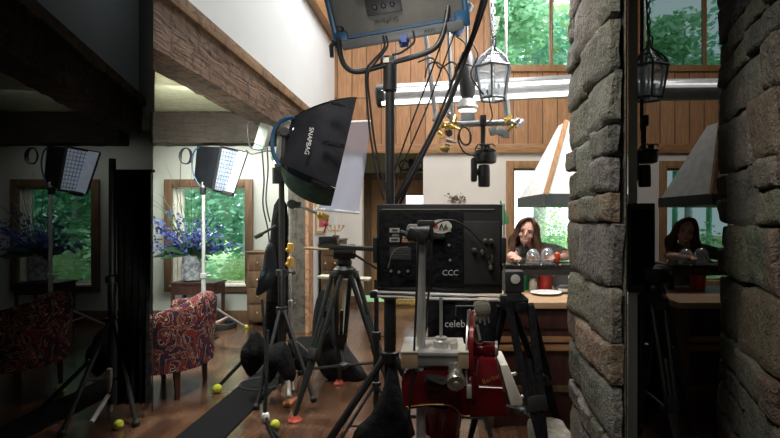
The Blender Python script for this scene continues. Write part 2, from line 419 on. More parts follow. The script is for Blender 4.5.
# wooden post under the beam: grey weathered front, side coloured as if lit orange
pf = hewn('wooden_post', [(-2.08, 6.75), (-1.84, 6.75), (-1.84, 6.99), (-2.08, 6.99)], 0, 2.67, postm, amp=.008)
pf.location.x = .03
MB().mm((-1.815, 6.74, 0), (-1.77, 6.99, 2.6)).rough(.006, 5, 4).build('lit_face', litwood, pf)
struct('baseboard_left', MB().mm((-4.38, DL - .03, 0), (-2.0, DL, .15), .006).mm((-8.2, DL - .03, 0), (-4.45, DL, .15), .006), brownwood)
struct('baseboard_back', MB().mm((-1.94, DB - .03, 0), (-1.5, DB, .14), .006).mm((-.3, DB - .03, 0), (3.4, DB, .14), .006), brownwood)
# sloping timber at the top of the boarded wall
struct('trim_4', MB().prism([at(298, -14, 6.8), at(310, -14, 7.35), at(337.5, 36, 9.12), at(336, 46, 9.12)], (.12, 0, 0)).prism([at(312, -14, 7.4), at(326, -14, 8.6), at(338, 22, 9.15), at(337, 36, 9.12)], (.05, 0, 0)), woodtrim, smooth=False)

# ---- fieldstone pillars
def stone_pillar(name, A, B, C, D, seed):        # A far-left, B near-right of the visible face; C, D behind
    r = random.Random(seed)
    A, B = V(A), V(B); d = (B - A); L = d.length; d.normalize(); nrm = V((d.y, -d.x))   # outward normal (towards -x)
    if nrm.x > 0: nrm = -nrm
    b = MB(); lay = b.b.verts.layers.float_color.new('Col')
    core = [(*(A - nrm * .05 + d * .06), 0), (*(B - nrm * .05), 0), (*D, 0), (*C, 0)]
    b.prism(core, (0, 0, H))
    for v in b.b.verts: v[lay] = (.05, .046, .04, 1)
    z = 0.0; row = 0
    while z < 3.4:
        h = r.choice((.14, .19, .25, .31, .36, .24)); x = -.02 if row % 2 else 0.0
        while x < L - .03:
            w = r.choice((.2, .28, .36, .46, .55)); w = min(w, L - x)
            if L - x - w < .1: w = L - x
            subs = [(z, h)] if h < .24 or r.random() < .6 or w > .35 else [(z, h * .55), (z + h * .55, h * .45)]
            for zz, hh in subs:
                n0 = len(b.b.verts); g = .011
                vs = set()
                res = bmesh.ops.create_cube(b.b, size=1)['verts']
                es = list({e for v in res for e in v.link_edges})
                bmesh.ops.subdivide_edges(b.b, edges=es, cuts=9, use_grid_fill=True)
                b.b.verts.ensure_lookup_table(); new = b.b.verts[n0:]
                t = r.random()
                base = (.115, .115, .097) if t < .5 else ((.075, .076, .070) if t < .75 else ((.155, .135, .095) if t < .85 else (.17, .10, .05)))
                base = tuple(q * r.uniform(.85, 1.2) for q in base)
                out = r.uniform(-.008, .014); tl = r.uniform(-.10, .10); sk = r.uniform(-.22, .22)
                off = V((r.random() * 50, r.random() * 50, r.random() * 50))
                for v in new:
                    p = v.co.copy()
                    # round the corners, then size it
                    q = V((abs(p.x), abs(p.y), abs(p.z))) * 2
                    kx = 1 - .035 * (q.z ** 6); kz = 1 - .035 * (q.x ** 6)
                    lx = p.x * (w - g) * (kx if q.x > .9 else 1); lz = p.z * (hh - g) * (kz if q.z > .9 else 1)
                    dep = p.y * .07
                    edge = max(q.x, q.z) ** 14
                    if p.y < 0: dep += .016 * edge + lz * tl + lx * .05
                    s_ = x + w / 2 + lx + lz * sk * .5; zc = zz + hh / 2 + lz + lx * tl * .5
                    pos = V((*(A + d * s_ - nrm * dep), zc)); pos = pos - V((*nrm, 0)) * 0 + V((*nrm, 0)) * out
                    pos += noise.noise_vector(pos * 5 + off) * .013 + noise.noise_vector(pos * 22 + off) * .006
                    v.co = pos; v[lay] = (*base, 1)
            x += w
        z += h; row += 1
    return struct(name, b, stonem, angle=.9)
stone_pillar('stone_pillar', (.865, 3.22), (.792, 2.27), (1.20, 3.2), (.85, 2.27), 5)
stone_pillar('stone_pillar', (1.83, 3.2), (1.46, 2.12), (2.3, 3.2), (1.9, 2.1), 9)

# ================================================================== OUTDOORS
def leaves(mb, c, rad, n, size, r, shell=.55):
    c = V(c)
    for _ in range(n):
        while True:
            p = V((r.uniform(-1, 1), r.uniform(-1, 1), r.uniform(-1, 1)))
            if shell < p.length < 1: break
        p = c + V((p.x * rad[0], p.y * rad[1], p.z * rad[2]))
        a = V((r.gauss(0, 1), r.gauss(0, 1), r.gauss(0, .6))).normalized(); u, w = frame_dirs(a)
        s = size * r.uniform(.6, 1.3)
        mb.face((p - u * s, p - w * s * .5, p + u * s, p + w * s * .5))
def tree(x, y, trunk_h, blobs, n, size, mat, label, tr=.18, seed=1, group='trees beyond the windows'):
    r = random.Random(seed); t = thing('tree', label, 'tree', (x, y, -.15), group)
    top = max(b[2] + b[5] * .4 for b in blobs)
    MB().tube(smooth([(x, y, -.2), (x + .05, y, trunk_h * .5), (x - .04, y + .1, trunk_h), (x, y + .1, top)], 4), [tr * (1 - .8 * i / 12) for i in range(13)], 9).build('trunk', bark, t)
    mb = MB()
    for bx, by, bz, rx, ry, rz in blobs: leaves(mb, (x + bx, y + by, bz), (rx, ry, rz), n, size, r)
    mb.build('crown', mat, t, smooth=False)
def blobs(r, n, w, z0, z1, s): return [(r.uniform(-w, w), r.uniform(-w * .5, w * .5), r.uniform(z0, z1), s * r.uniform(.7, 1.2), s, s * r.uniform(.6, 1)) for _ in range(n)]
rr = random.Random(3)
tree(-7.6, 13.5, 3, blobs(rr, 7, 1.5, .8, 4.6, 1.1), 420, .13, leafB, 'teal green tree outside the left window, nearer the curved garden edge', seed=2)
tree(-5.6, 14.5, 3, blobs(rr, 7, 1.5, 1.2, 5, 1.1), 420, .13, leafA, 'bright green tree outside the left window behind the flowers', seed=3)
tree(-10.2, 14, 3, blobs(rr, 7, 1.8, .6, 4.6, 1.2), 330, .14, leafA, 'tree outside the dim far left window', seed=4)
tree(-12.6, 14.5, 3, blobs(rr, 7, 1.8, .6, 4.6, 1.2), 330, .14, leafB, 'teal tree at the left edge of the dim far left window', seed=5)
tree(3.05, 15.5, 6, blobs(rr, 6, 1.3, 5.2, 8.2, 1.1), 420, .12, leafB, 'tree with thick grey trunk outside the high window', .24, 6)
tree(1.5, 14, 5, blobs(rr, 7, .9, 5, 7.6, .9), 420, .12, leafA, 'light green tree outside the high window behind the lantern', .12, 7)
tree(4.5, 16, 5, blobs(rr, 6, 1.2, 5.2, 8, 1.1), 400, .13, leafC, 'pale green tree outside the high window beside the stone pillar', .14, 8)
tree(7.4, 15, 5, blobs(rr, 7, 1.6, 4.6, 7.8, 1.1), 340, .13, leafA, 'tree outside the dim high window at the right', .14, 9)
def shrub(x, y, w, h, n, size, mat, label, seed):
    r = random.Random(seed); mb = MB()
    for _ in range(5): leaves(mb, (x + r.uniform(-w, w) * .5, y + r.uniform(-.3, .3), h * r.uniform(.3, .65) - .15), (w * .6, w * .5, h * .42), n // 5, size, r, .3)
    for _ in range(5): mb.tube([(x + r.uniform(-.1, .1), y, -.2), (x + r.uniform(-w, w) * .4, y, h * .5)], .012, 5)
    tag(mb.build('shrub', mat, origin=(x, y, -.15), smooth=False), label, 'shrub', 'shrubs outside the windows')
shrub(-4.1, 10.6, .6, .95, 1500, .04, leafC, 'pale sunlit shrub outside the left window under the flowers', 1)
shrub(-5.5, 11.2, .9, 1.2, 700, .07, leafA, 'green shrub outside the left window at its left side', 2)
shrub(2.3, 11.2, .8, 1.6, 2000, .038, leafA, 'green shrub outside the kitchen window beside the woman', 3)
shrub(2.8, 12, .7, 2.3, 1500, .04, leafC, 'tall pale shrub outside the kitchen window under the hood', 4)
shrub(1.55, 12.5, .5, 2.8, 300, .05, leafC, 'thin pale sapling outside the kitchen window by its frame', 5)
shrub(5.6, 11.4, .9, 1.6, 600, .07, leafA, 'green shrub outside the dim kitchen window at the right', 6)
shrub(-8.6, 11, .9, 1.1, 600, .07, leafC, 'pale shrub outside the dim far left window', 7)
# tall hedge closing the garden behind the left windows
mbh = MB(); r = random.Random(12)
for i in range(26): leaves(mbh, (-17 + i * .55, 18, r.uniform(.5, 4.5)), (1.1, .5, 1.7), 330, .19, r, .2)
tag(mbh.build('hedge', leafB, origin=(-10, 18, -.15), smooth=False), 'tall green hedge across the garden outside the left windows', 'hedge', kind='stuff')
mbh = MB()
for i in range(22): leaves(mbh, (-2 + i * .6, 19, r.uniform(6, 9.5)), (1.1, .5, 1.7), 150, .17, r, .2)
for i in range(10): mbh.tube([(-1.5 + i * 1.3, 19, -.2), (-1.4 + i * 1.3, 19, 8)], .1, 6)
tag(mbh.build('woodland', leafB, origin=(4, 19, -.15), smooth=False), 'leafy woodland outside the high windows', 'woodland', kind='stuff')

# ================================================================== STANDS AND TRIPODS
def leg_stand(name, label, base, h, r, mat, spread, hub, angs, foot=None, group=None, cat='light stand', fm=None, legr=None, low=.02):
    t = thing(name, label, cat, (base[0], base[1], 0), group); x, y = base[0], base[1]
    MB().tube([(x, y, low + .05), (x, y, hub + .35)], r, 12).tube([(x, y, hub + .3), (x, y, h)], r * .78, 12).build('pole', mat, t)
    for z in (hub, hub + .33): MB().lathe([(r * 1.2, -.03), (r * 1.55, -.025), (r * 1.55, .025), (r * 1.2, .03)], (x, y, z), n=14).build('collar', mat, t)
    MB().tube([(x, y, hub + .33), (x + r * 3.2, y - .01, hub + .33)], r * .3, 6).ball((x + r * 3.4, y - .01, hub + .33), r * .6, u=8, v=6).build('knob', mat, t)
    lr = legr or r * .55
    for a in angs:
        a = math.radians(a); e = V((x + math.cos(a) * spread, y + math.sin(a) * spread, low)); s = V((x + math.cos(a) * r, y + math.sin(a) * r, hub))
        g = MB().tube([s, e], lr, 8).tube([s.lerp(e, .55), (x, y, max(.08, hub * .35))], lr * .6, 6).build('leg', mat, t)
        MB().ball(e, lr * (2.3 if fm else 1.6), u=10, v=8).build('foot', fm or rubber, g)
    return t
def tripod(name, label, apex, feet, mat, footmat=None, head=True, w=.055, spreader=.3, group=None, up=.17, rad=.016):
    A = V(apex); t = thing(name, label, 'tripod', (A.x, A.y, 0), group)
    mb = MB().lathe([(.075, -.05), (.095, -.02), (.095, .02), (.06, .05)], A, n=18)
    mb.build('crown', mat, t)
    if head:
        mb = MB().lathe([(.05, .04), (.062, .06), (.062, .09), (.04, .12)], A, n=18).box(A + V((0, 0, .16)), (.10, .13, .10), None, .02)
        mb.lathe([(.055, -.09), (.062, -.08), (.062, .08), (.055, .09)], A + V((0, 0, .165)), (1, .25, 0), n=18).build('fluid_head', black, t)
        MB().tube([A + V((.06, .03, .15)), A + V((.2, .28, .02)), A + V((.24, .36, -.02))], .011).build('pan_handle', rubber, t)
    mid = []
    for f in feet:
        f = V(f); d = (f - A); h = V((d.x, d.y, 0)).normalized(); sd = V((-h.y, h.x, 0)); s = A + h * .08 + V((0, 0, -.02)); k = s.lerp(f, .56)
        mb = MB()
        for q in (-1, 1): mb.tube([s + sd * w * q, k + sd * w * .62 * q], rad, 8)
        mb.box(s, (.07, .07, .06), rot('Z', math.degrees(math.atan2(h.y, h.x))), .012)
        lg = mb.build('leg', mat, t)
        zr = (f - s).to_track_quat('Z', 'Y').to_matrix()
        MB().box(k, (w * 1.7, .06, .09), zr, .012).build('leg_clamp', rubber, lg)
        m2 = MB()
        for q in (-1, 0, 1): m2.tube([k + sd * w * .5 * q - (f - s) * (.25 if q == 0 else 0), f + V((0, 0, .04))], rad * .75, 8)
        m2.build('lower_leg', mat, lg)
        if footmat is not None: MB().lathe([(.026, .04), (.036, .022), (.052, .01), (.052, 0), (.03, 0)], (f.x, f.y, 0), n=16).build('foot', footmat, lg)
        else: MB().ball(f + V((0, 0, .025)), .03, u=10, v=8).build('foot', rubber, lg)
        mid.append(s.lerp(f, .66))
    if spreader:
        c = sum(mid, V()) / len(mid) + V((0, 0, -.05)); mb = MB().ball(c, .045, (1, 1, .6), u=12, v=8)
        for m in mid: mb.tube([c, m], .012, 6)
        mb.build('spreader', dkgrey, t)
    return t
def sandbag(name, label, out, th, c=None, mat=None, axis=(0, 1, 0), cat='sandbag', group=None, wob=.03, base=None):
    lo = min(out, key=lambda p: p.z)
    o = MB().puff(out, th, axis, 6, c, wob).build(name, mat or matte, origin=(base if base is not None else lo)); return tag(o, label, cat, group)

# ---- key light on the tall black combo stand (centre top)
KD = 2.6; kx = -.26
leg_stand('combo_stand', 'tall black combo stand carrying the large film light panel, behind the monitor', (kx, KD), 2.34, .031, black, .62, .80, (205, 330, 85), legr=.02)
k = thing('film_light_panel', 'large grey and blue film light panel tilted in its yoke at top centre', 'film light', at(390, 62, KD))
ctr = at(395, -9, KD); RX = (rot('Y', -10) @ rot('X', 24)); bx = lambda p: ctr + RX @ V(p)
W2, H2, T2 = .335, .20, .085
MB().box(ctr, (2 * W2, 2 * T2, 2 * H2), RX, .02).build('housing', olive, k)
MB().box(bx((0, -T2 + .012, -H2 - .012)), (2 * W2 - .03, .10, .05), RX, .012).build('lower_strip', pm('slate_strip', (.13, .14, .14), .4), k)
mb = MB()
for s in (-1, 1):
    mb.box(bx((s * (W2 + .008), 0, 0)), (.028, 2 * T2 + .045, 2 * H2 + .05), RX, .012)
    mb.box(bx((s * (W2 - .02), -T2 - .005, -H2 + .02)), (.07, .04, .07), RX, .01)
mb.box(bx((0, -T2 - .002, -H2 + .022)), (2 * W2, .012, .012), RX)
mb.box(bx((0, -T2 - .004, H2 - .03)), (2 * W2, .02, .05), RX, .006); mb.build('blue_frame', blue, k)
mb = MB().box(bx((-.10, -T2 - .008, .03)), (.21, .03, .07), RX, .008); mb.build('connector_bay', pm('teal_blue', (.015, .10, .15), .45), k)
mb = MB().box(bx((-.07, -T2 - .006, -.055)), (.18, .014, .085), RX, .005)
pb = mb.build('control_panel', black, k)
for i in range(3): MB().lathe([(.012, 0), (.013, .012), (.008, .02)], bx((-.115 + .045 * i, -T2 - .012, -.06)), RX @ V((0, -1, 0)), n=12).build('knob', dkgrey, pb)
text('lettering', 'SkyPanel', .036, bx((-.07, -T2 - .0015, -.13)), RX @ V((-1, 0, 0)), RX @ V((0, 0, -1)), pm('ink', (.006, .006, .006), .6), k)
text('lettering', 'ARRI', .028, bx((.14, -T2 - .0065 + .012 - .055, -H2 - .012)), RX @ V((1, 0, 0)), RX @ V((0, 0, 1)), MATS['ink'], k)
MB().mm(bx((-.25, -.02, H2)) , bx((.25, .02, H2 + .03)), .01).build('top_rail', steel, k)
yk = smooth(pp(KD - .02, (338, 34), (340, 52), (346, 67), (360, 71.5), (390, 63), (425, 53), (439, 43), (446, 22), (450, -6)), 6)
MB().tube(yk, .0145, 10).build('yoke', black, k)
MB().box(at(388, 62, KD), (.075, .06, .055), None, .008).lathe([(.036, -.14), (.036, 0)], at(390, 64, KD), n=14).build('yoke_mount', black, k)
MB().box(at(386, 60, KD - .04), (.03, .006, .026)).build('mount_label', cream, k)
MB().lathe([(.03, -.03), (.04, -.02), (.04, .02), (.03, .03)], at(339, 33, KD), (1, 0, 0), n=14).tube(pp(KD - .03, (335, 42), (331, 46), (332, 57)), .011, 7).build('tilt_knob', rubber, k)
MB().lathe([(.03, -.03), (.04, -.02), (.04, .02), (.03, .03)], at(449, -3, KD), (1, 0, 0), n=14).build('tilt_knob', rubber, k)
MB().prism(pp(KD, (396, 33), (412, 31), (408, 45), (400, 46)), (0, .03, 0), .004).prism(pp(KD - .03, (400, 35), (408, 34), (406, 42), (401, 42)), (0, .02, 0)).build('power_plug', pm('plug_blue', (.02, .06, .26), .4), k)
for i, pts in enumerate([[(383, 36), (384, 48), (372, 62), (366, 72), (367, 100), (371, 140), (378, 178), (384, 200)], [(386, 36), (387, 47), (375, 63), (368, 75), (370, 104), (376, 150), (388, 196)], [(413, 31), (414, 42), (402, 52), (392, 55)]]):
    cable('light_cable', pp(KD - .06, *pts), .006, ['black cable looping from the film light panel down the stand, outer one', 'black cable hanging from the film light panel close to its stand', 'short black cable under the film light panel beside the blue plug'][i])
# black cables sweeping from the ceiling to the stand
for i, (p, rr_) in enumerate([([(489, -8), (478, 25), (464, 62), (445, 110), (420, 160), (394, 206)], .011), ([(487, -8), (470, 40), (455, 75), (436, 122), (414, 165), (391, 207)], .008), ([(484, -8), (465, 60), (452, 98), (432, 138), (408, 186), (399, 207)], .009),
                              ([(470, -8), (452, 40), (428, 105), (405, 160), (391, 200)], .005), ([(446, 30), (430, 75), (412, 122), (392, 178)], .005)]):
    cable('power_cable', pp(2.75 + .03 * i, *p), rr_, ['thickest black power cable sweeping from the ceiling to the stand', 'thick black power cable just inside the thickest sweeping one', 'black power cable with the lowest sag of the sweeping bundle', 'thin black cable sweeping down left of the thick bundle', 'thinnest black cable crossing the long light tube to the stand'][i], group='cables sweeping to the stand')

# ---- monitor on the chrome stand
MD = 2.2; ms = F / MD
CS_ = leg_stand('chrome_stand', 'chrome stand in front of the monitor with a grip head on top', at(421, 226, 2.0)[:2], 1.485, .024, chrome, .42, .28, (200, 320, 80), cat='stand')
gh = CS_
MB().lathe([(.03, -.05), (.036, -.045), (.036, .045), (.03, .05)], at(420, 233, 2.0), (1, -.2, 0), n=16).box(at(417, 236, 1.97), (.08, .05, .045), rot('Y', 25), .01).build('clamp', black, gh)
MB().tube(pp(1.97, (408, 235), (400, 232)), .01).box(at(426, 224, 1.99), (.07, .03, .03), None, .008).build('knob', rubber, gh)
MB().prism(smooth(pp(1.95, (411, 373), (414, 367), (421, 362.5), (425, 363), (425, 367), (420, 371), (414, 375)), 3, True), (0, .018, 0), .004).tube([at(421, 368, 1.95), at(421, 368, 2.0)], .012).build('wing_handle', steel, CS_)
m = thing('video_monitor', 'large black video monitor seen from the back with stickers and CCC lettering', 'monitor', at(440, 293, MD))
a, b = at(376.5, 204, MD), at(502.5, 294, MD)
MB().mm((a.x, MD, b.z), (b.x, MD + .05, a.z), .008).build('case', black, m)
fy = MD - .012
MB().mm((*at(379, 0, fy)[:1], fy, at(0, 287, MD).z), (at(463, 0, MD).x, MD, at(0, 212, MD).z), .004).build('back_plate', matte, m)
MB().mm((at(463.5, 0, MD).x, fy - .004, at(0, 284, MD).z), (at(500, 0, MD).x, MD, at(0, 221, MD).z), .004).build('input_panel', pm('charcoal', (.022, .021, .020), .5), m)
MB().mm((at(382, 0, MD).x, MD - .004, at(0, 210, MD).z), (at(494, 0, MD).x, MD, at(0, 208.8, MD).z)).build('edge_highlight', pm('highlight_lead_grey', (.2, .19, .17), .5), m)  # painted highlight along the top edge of the case
ly = fy - .0015
def label_(x0, y0, x1, y1, mat, nm='sticker', yy=None):
    yy = yy or ly; p, q = at(x0, y0, yy), at(x1, y1, yy); return MB().mm((p.x, yy, q.z), (q.x, yy + .0016, p.z)).build(nm, mat, m)
stk = pm('sticker_cream', (.40, .39, .33), .6); stx = pm('sticker_ink', (.03, .03, .03), .6)
s1 = label_(389.5, 228, 399.5, 232.5, stk); label_(389.5, 237.5, 399.5, 242, stk); label_(392, 234, 399, 236.5, pm('sticker_grey', (.16, .16, .15), .6))
label_(402, 238.8, 415, 242.3, pm('sticker_orange', (.42, .2, .10), .6)); label_(389.5, 247, 411, 259.5, pm('rating_plate', (.035, .035, .034), .6))
label_(392, 229.3, 397.5, 231.2, stx, yy=ly - .0012); label_(391, 238.7, 398, 240.8, stx, yy=ly - .0012)
for i in range(4): label_(391 + (0 if i else 2), 249 + i * 2.6, 409 - (i % 2) * 5, 249.5 + i * 2.6, pm('faint_print', (.13, .13, .12), .6), 'print_line', ly - .001)
ink = pm('print_white', (.45, .45, .42), .6)
text('lettering', 'poc', .036, at(408.5, 235.2, ly), (1, 0, 0), (0, 0, 1), ink, m)
text('lettering', 'CCC', .034, at(450.5, 273, ly), (1, 0, 0), (0, 0, 1), ink, m)
ov = MB().lathe([(.05, 0), (.05, .002)], (0, 0, 0), (0, 1, 0), n=28); bmesh.ops.transform(ov.b, matrix=M.Translation(at(440.5, 226.5, fy - .003)) @ M.Diagonal((1, 1, .62, 1)), verts=ov.b.verts); lo = ov.build('oval_badge', pm('badge_cream', (.62, .60, .52), .5), m)
MB().prism(pp(fy - .0045, (433, 223), (437, 222), (438, 227), (434, 229)), (0, .001, 0)).build('badge_red', pm('badge_red', (.5, .05, .03), .5), lo)
MB().tube(pp(fy - .0045, (439.5, 229), (441.5, 223.5), (443.5, 229.5), (446, 224.5), (447, 229)), .0035, 4).build('badge_mark', stx, lo)
for x, y in ((485, 241), (491, 241), (490.5, 257), (490.5, 262), (490.5, 267.5), (474, 250), (482, 252)): MB().lathe([(.011, 0), (.011, .022), (.006, .024)], at(x, y, fy - .004), (0, -1, 0), n=12).build('connector', pm('worn_nickel', (.28, .26, .2), .35, .9), m)
for x, y in ((450, 231), (449, 245), (450, 260), (436, 236), (391, 271), (399, 272), (408, 271)): MB().lathe([(.006, 0), (.006, .006)], at(x, y, fy), (0, -1, 0), n=8).build('screw', steel, m)
MB().box(at(437, 237, fy - .012), (.07, .03, .02), None, .006).build('mount_bracket', black, m)
for x in (376, 503): MB().box(at(x, 250, MD), (.02, .07, .11), None, .004).build('side_bracket', dkgrey, m)
MB().tube(smooth(pp(fy - .04, (428, 232), (436, 224), (446, 220), (458, 222), (472, 232), (484, 246), (491, 257)), 5), .005, 6).build('signal_lead', rubber, m)
MB().tube(smooth(pp(fy - .02, (388, 268), (392, 254), (398, 248), (408, 247)), 5), .0022, 5).build('thin_lead', pm('highlight_lead_grey', (.2, .19, .17), .5), m)
rl = thing('monitor_rail', 'pair of bright silver rods carrying the monitor along its lower edge', 'rail', at(440, 297, MD))
for p_, q_, r_ in (((374, 292), (505, 296.5), .0075), ((372, 296), (505, 300.5), .006)): MB().tube(pp(MD - .03, p_, q_), r_, 8).build('rod', pm('bright_alloy', (.8, .8, .78), .3, .7), rl)
for x, y in ((374, 294), (421, 296), (503, 298)): MB().box(at(x, y, MD - .03), (.03, .05, .03), None, .005).build('rod_clamp', dkgrey, rl)
MB().tube([at(503.8, 204, MD - .02), at(504.5, 300, MD - .02)], .004, 6).build('upright_rod', steel, rl)
for i, p in enumerate([[(418, 235), (417, 280), (415, 330), (413, 372), (409, 420), (411, 450)], [(432, 240), (431, 270), (428, 300), (424, 330), (421, 372), (425, 400)]]):
    cable('monitor_cable', pp(1.93 + .14 * i, *p), .005, ['black cable taped down the left of the chrome stand', 'black cable dropping from the monitor badge behind the chrome stand'][i])

# ---- dark tripods around the monitor
tripod('tripod', 'black tripod directly behind the monitor with the celeb cloth between its legs', (.01, 3.05, .98), [(-.36, 3.0, 0), (.36, 2.98, 0), (.0, 3.6, 0)], pm('tripod_grey', (.035, .042, .04), .45), head=True, w=.05)
tripod('tripod', 'large black tripod standing between the monitor and the stone pillar', (.47, 3.2, .99), [(.86, 3.62, 0), (.2, 3.35, 0), (.62, 2.82, 0)], matte, head=False, w=.075, rad=.024)
bn_ = thing('celeb_cloth', 'black cloth sign lettered celeb hanging under the monitor', 'sign', at(465, 372, 2.85))
nb = MB(); g = [[nb.b.verts.new(at(x, y, 2.85) + V((0, .02 * math.sin(x * .22 + y * .05), 0))) for x in range(428, 500, 4)] for y in range(301, 372, 5)]
for ra, rb in zip(g, g[1:]):
    for i in range(len(ra) - 1): nb.b.faces.new((ra[i], ra[i + 1], rb[i + 1], rb[i]))
nb.build('cloth', matte, bn_)
signw = pm('sign_white', (.62, .62, .60), .6)
text('lettering', 'celeb', .056, at(455, 324, 2.82), (1, 0, 0), (0, 0, 1), signw, bn_)
MB().tube(pp(2.82, (456, 316), (456, 306), (474, 306)), .004, 4).build('logo_line', pm('sign_dim', (.12, .12, .12), .6), bn_)
MB().tube(pp(2.86, (426, 300), (500, 300)), .01).build('hanging_bar', black, bn_)
sandbag('sandbag', 'black sandbag cloth draped low on the combo stand, centre bottom', pp(2.3, (389, 368), (396, 378), (404, 398), (413, 425), (416, 460), (385, 470), (352, 462), (354, 432), (370, 415), (382, 392)), .09, at(388, 430, 2.3))
leg_stand('light_stand', 'slim black stand behind the monitor leaning beside the combo stand', (-.42, 3.3), 1.12, .02, black, .34, .42, (215, 325, 90))

# ---- fluid head tripod with slider (left of monitor)
tripod('video_tripod', 'olive-black video tripod with red disc feet carrying the slider', (-.79, 4.13, 1.09), [fl(295, 421), fl(339, 384), (-.36, 4.02, 0)], pm('tripod_olive', (.018, .022, .02), .4), redfoot, True, .06, rad=.02)
sl = thing('camera_slider', 'long dark camera slider lying level across the video tripod', 'slider', at(346, 250, 4.1))
MB().prism(pp(4.05, (318, 244), (374, 247.5), (374, 251.5), (318, 248.5)), (0, .1, 0), .006).build('rail', dkgrey, sl)
MB().box(at(346, 251.5, 4.1), (.14, .12, .03), None, .005).build('mount_plate', black, sl)
MB().box(at(329, 240, 4.1), (.15, .1, .06), None, .01).box(at(336, 236.5, 4.1), (.05, .05, .02), None, .004).build('carriage', black, sl)
MB().box(at(376, 248, 4.1), (.02, .12, .13), None, .004).build('end_bracket', dkgrey, sl)
ar = tag(MB().prism(pp(4.0, (303, 247), (328, 249), (328, 251), (303, 249.5)), (0, .12, 0), .008).build('hand_board', pm('tan_board', (.35, .26, .16), .6), origin=at(316, 250, 4.0)), 'tan board sticking out left under the camera slider', 'board')
tag(MB().prism(pp(5.2, (317, 276), (369, 279), (369, 281.5), (317, 279)), (0, .2, 0), .006).tube([at(345, 280, 5.3), fl(345, 222 + 750 / 5.3)], .03).build('side_shelf', pm('pale_board', (.5, .46, .36), .6), origin=fl(345, 222 + 750 / 5.3)), 'pale narrow shelf on a post behind the video tripod', 'shelf')
sandbag('black_bag', 'black cloth bag slumped on the floor behind the video tripod', pp(4.75, (322, 290), (332, 300), (338, 330), (352, 355), (368, 376), (362, 383), (345, 383), (325, 378), (313, 350), (314, 310)), .12, mat=pm('navy_black', (.006, .007, .010), .8), cat='bag', wob=.07)

# ---- softbox light on black stand
SD = 4.35; SX = (278 - CX) / F * SD
LS_ = leg_stand('light_stand', 'black stand carrying the big black softbox, weighted with sandbags', (SX, SD + .1), 2.0, .032, black, .45, .72, (262, 322, 85), group=None)
sb = thing('softbox', 'big black softbox seen from its side, white lettering and green lower panel', 'softbox', at(279, 168, SD))
Dm = SD
ring0 = pp(Dm, (357, 97), (331, 206))
fc = (ring0[0] + ring0[1]) / 2; upv = (ring0[0] - ring0[1]) / 2; dirx = V((1, .35, .24)).normalized()
# front rectangle (seen nearly edge-on) to back ring at the lamp
fr = [at(357, 97, Dm - .12), at(331, 206, Dm - .12), at(328, 198, Dm + .6), at(351, 109, Dm + .6)]
bk = [at(292, 118, Dm - .10), at(281, 178, Dm - .10), at(284, 176, Dm + .3), at(294, 120, Dm + .3)]
def panel(p0, p1, q1, q0, bul, n=8):
    mb = MB(); g = []
    c = (V(p0) + V(p1) + V(q0) + V(q1)) / 4
    nr = (V(q0) - V(p0)).cross(V(p1) - V(p0)).normalized(); nr = nr if nr.dot(c - at(312, 150, 4.6)) > 0 else -nr; bul = abs(bul)
    for i in range(n + 1):
        row = []
        for j in range(n + 1):
            s, t = i / n, j / n
            p = (V(p0) * (1 - s) + V(q0) * s) * (1 - t) + (V(p1) * (1 - s) + V(q1) * s) * t
            row.append(mb.b.verts.new(p + nr * bul * 4 * (s * (1 - s)) ** .8))
        g.append(row)
    for i in range(n):
        for j in range(n): mb.b.faces.new((g[i][j], g[i + 1][j], g[i + 1][j + 1], g[i][j + 1]))
    return mb
# chamfered cross-section, black sides plus green lower panel
def lerp(a, b, t): return V(a).lerp(V(b), t)
f6 = [fr[0], lerp(fr[0], fr[1], .985), fr[1]]
b_mid = at(279, 163, Dm - .16); f_mid = at(335.5, 188, Dm - .20)
sk = pm('softbox_black', (.007, .0075, .010), .65, 0, (.013, .014, .018), 4, .3, spec=.12)
panel(bk[0], b_mid, f_mid, fr[0], .04).build('side_panel', sk, sb)
gp = panel(b_mid, at(284, 182, Dm), at(331, 206, Dm), f_mid, .05); gp.build('lower_panel', pm('green_cloth', (.012, .05, .030), .7, 0, (.004, .014, .010), 9, .3), sb)
panel(bk[0], bk[3], fr[3], fr[0], -.03).build('top_panel', sk, sb)
panel(bk[2], bk[3], fr[3], fr[2], -.03).build('far_panel', sk, sb)
panel(at(284, 182, Dm), bk[2], fr[2], at(331, 206, Dm), .02).build('bottom_panel', sk, sb)
MB().face([fr[0], f_mid, at(331, 206, Dm), fr[2], fr[3]]).build('front_diffuser', pm('diffuser_cloth', (.8, .82, .85), .8, emit=(.9, .95, 1), es=.3), sb)
for q in ((330, 100, 345, 104, 346, 107, 331, 104), (324, 139, 345, 143.5, 344, 148.5, 322, 144), (312, 179, 333, 187, 332, 190.5, 311, 183)):
    MB().prism([at(q[i], q[i + 1], Dm - .26) for i in (0, 2, 4, 6)], (0, .02, 0), .003).build('velcro_strap', matte, sb)
nv = (V(b_mid) - V(bk[0])).cross(V(fr[0]) - V(bk[0])).normalized()
text('lettering', 'SNAPBAG', .052, at(309, 141, Dm - .262), at(305.5, 160, Dm) - at(313, 122, Dm), (1, 0, .15), signw, sb)
lh = thing('softbox_lamp', 'blue-framed lamp head glowing white behind the big softbox', 'film light', at(279, 168, SD))
MB().tube(smooth(pp(SD - .12, (294, 117), (281, 121), (273, 134), (273, 152), (280, 166)), 4), .018, 8).build('yoke', pm('arri_blue', (.010, .06, .13), .4), lh)
MB().box(at(288, 143, SD), (.10, .22, .36), rot('Y', 14), .02).build('housing', steel, lh)
MB().lathe([(.035, -.03), (.045, -.02), (.045, .02), (.035, .03)], at(284, 132, SD - .15), (.3, -1, 0), n=16).tube(pp(SD - .15, (284, 134), (283, 158)), .018).build('tilt_knob', rubber, lh)
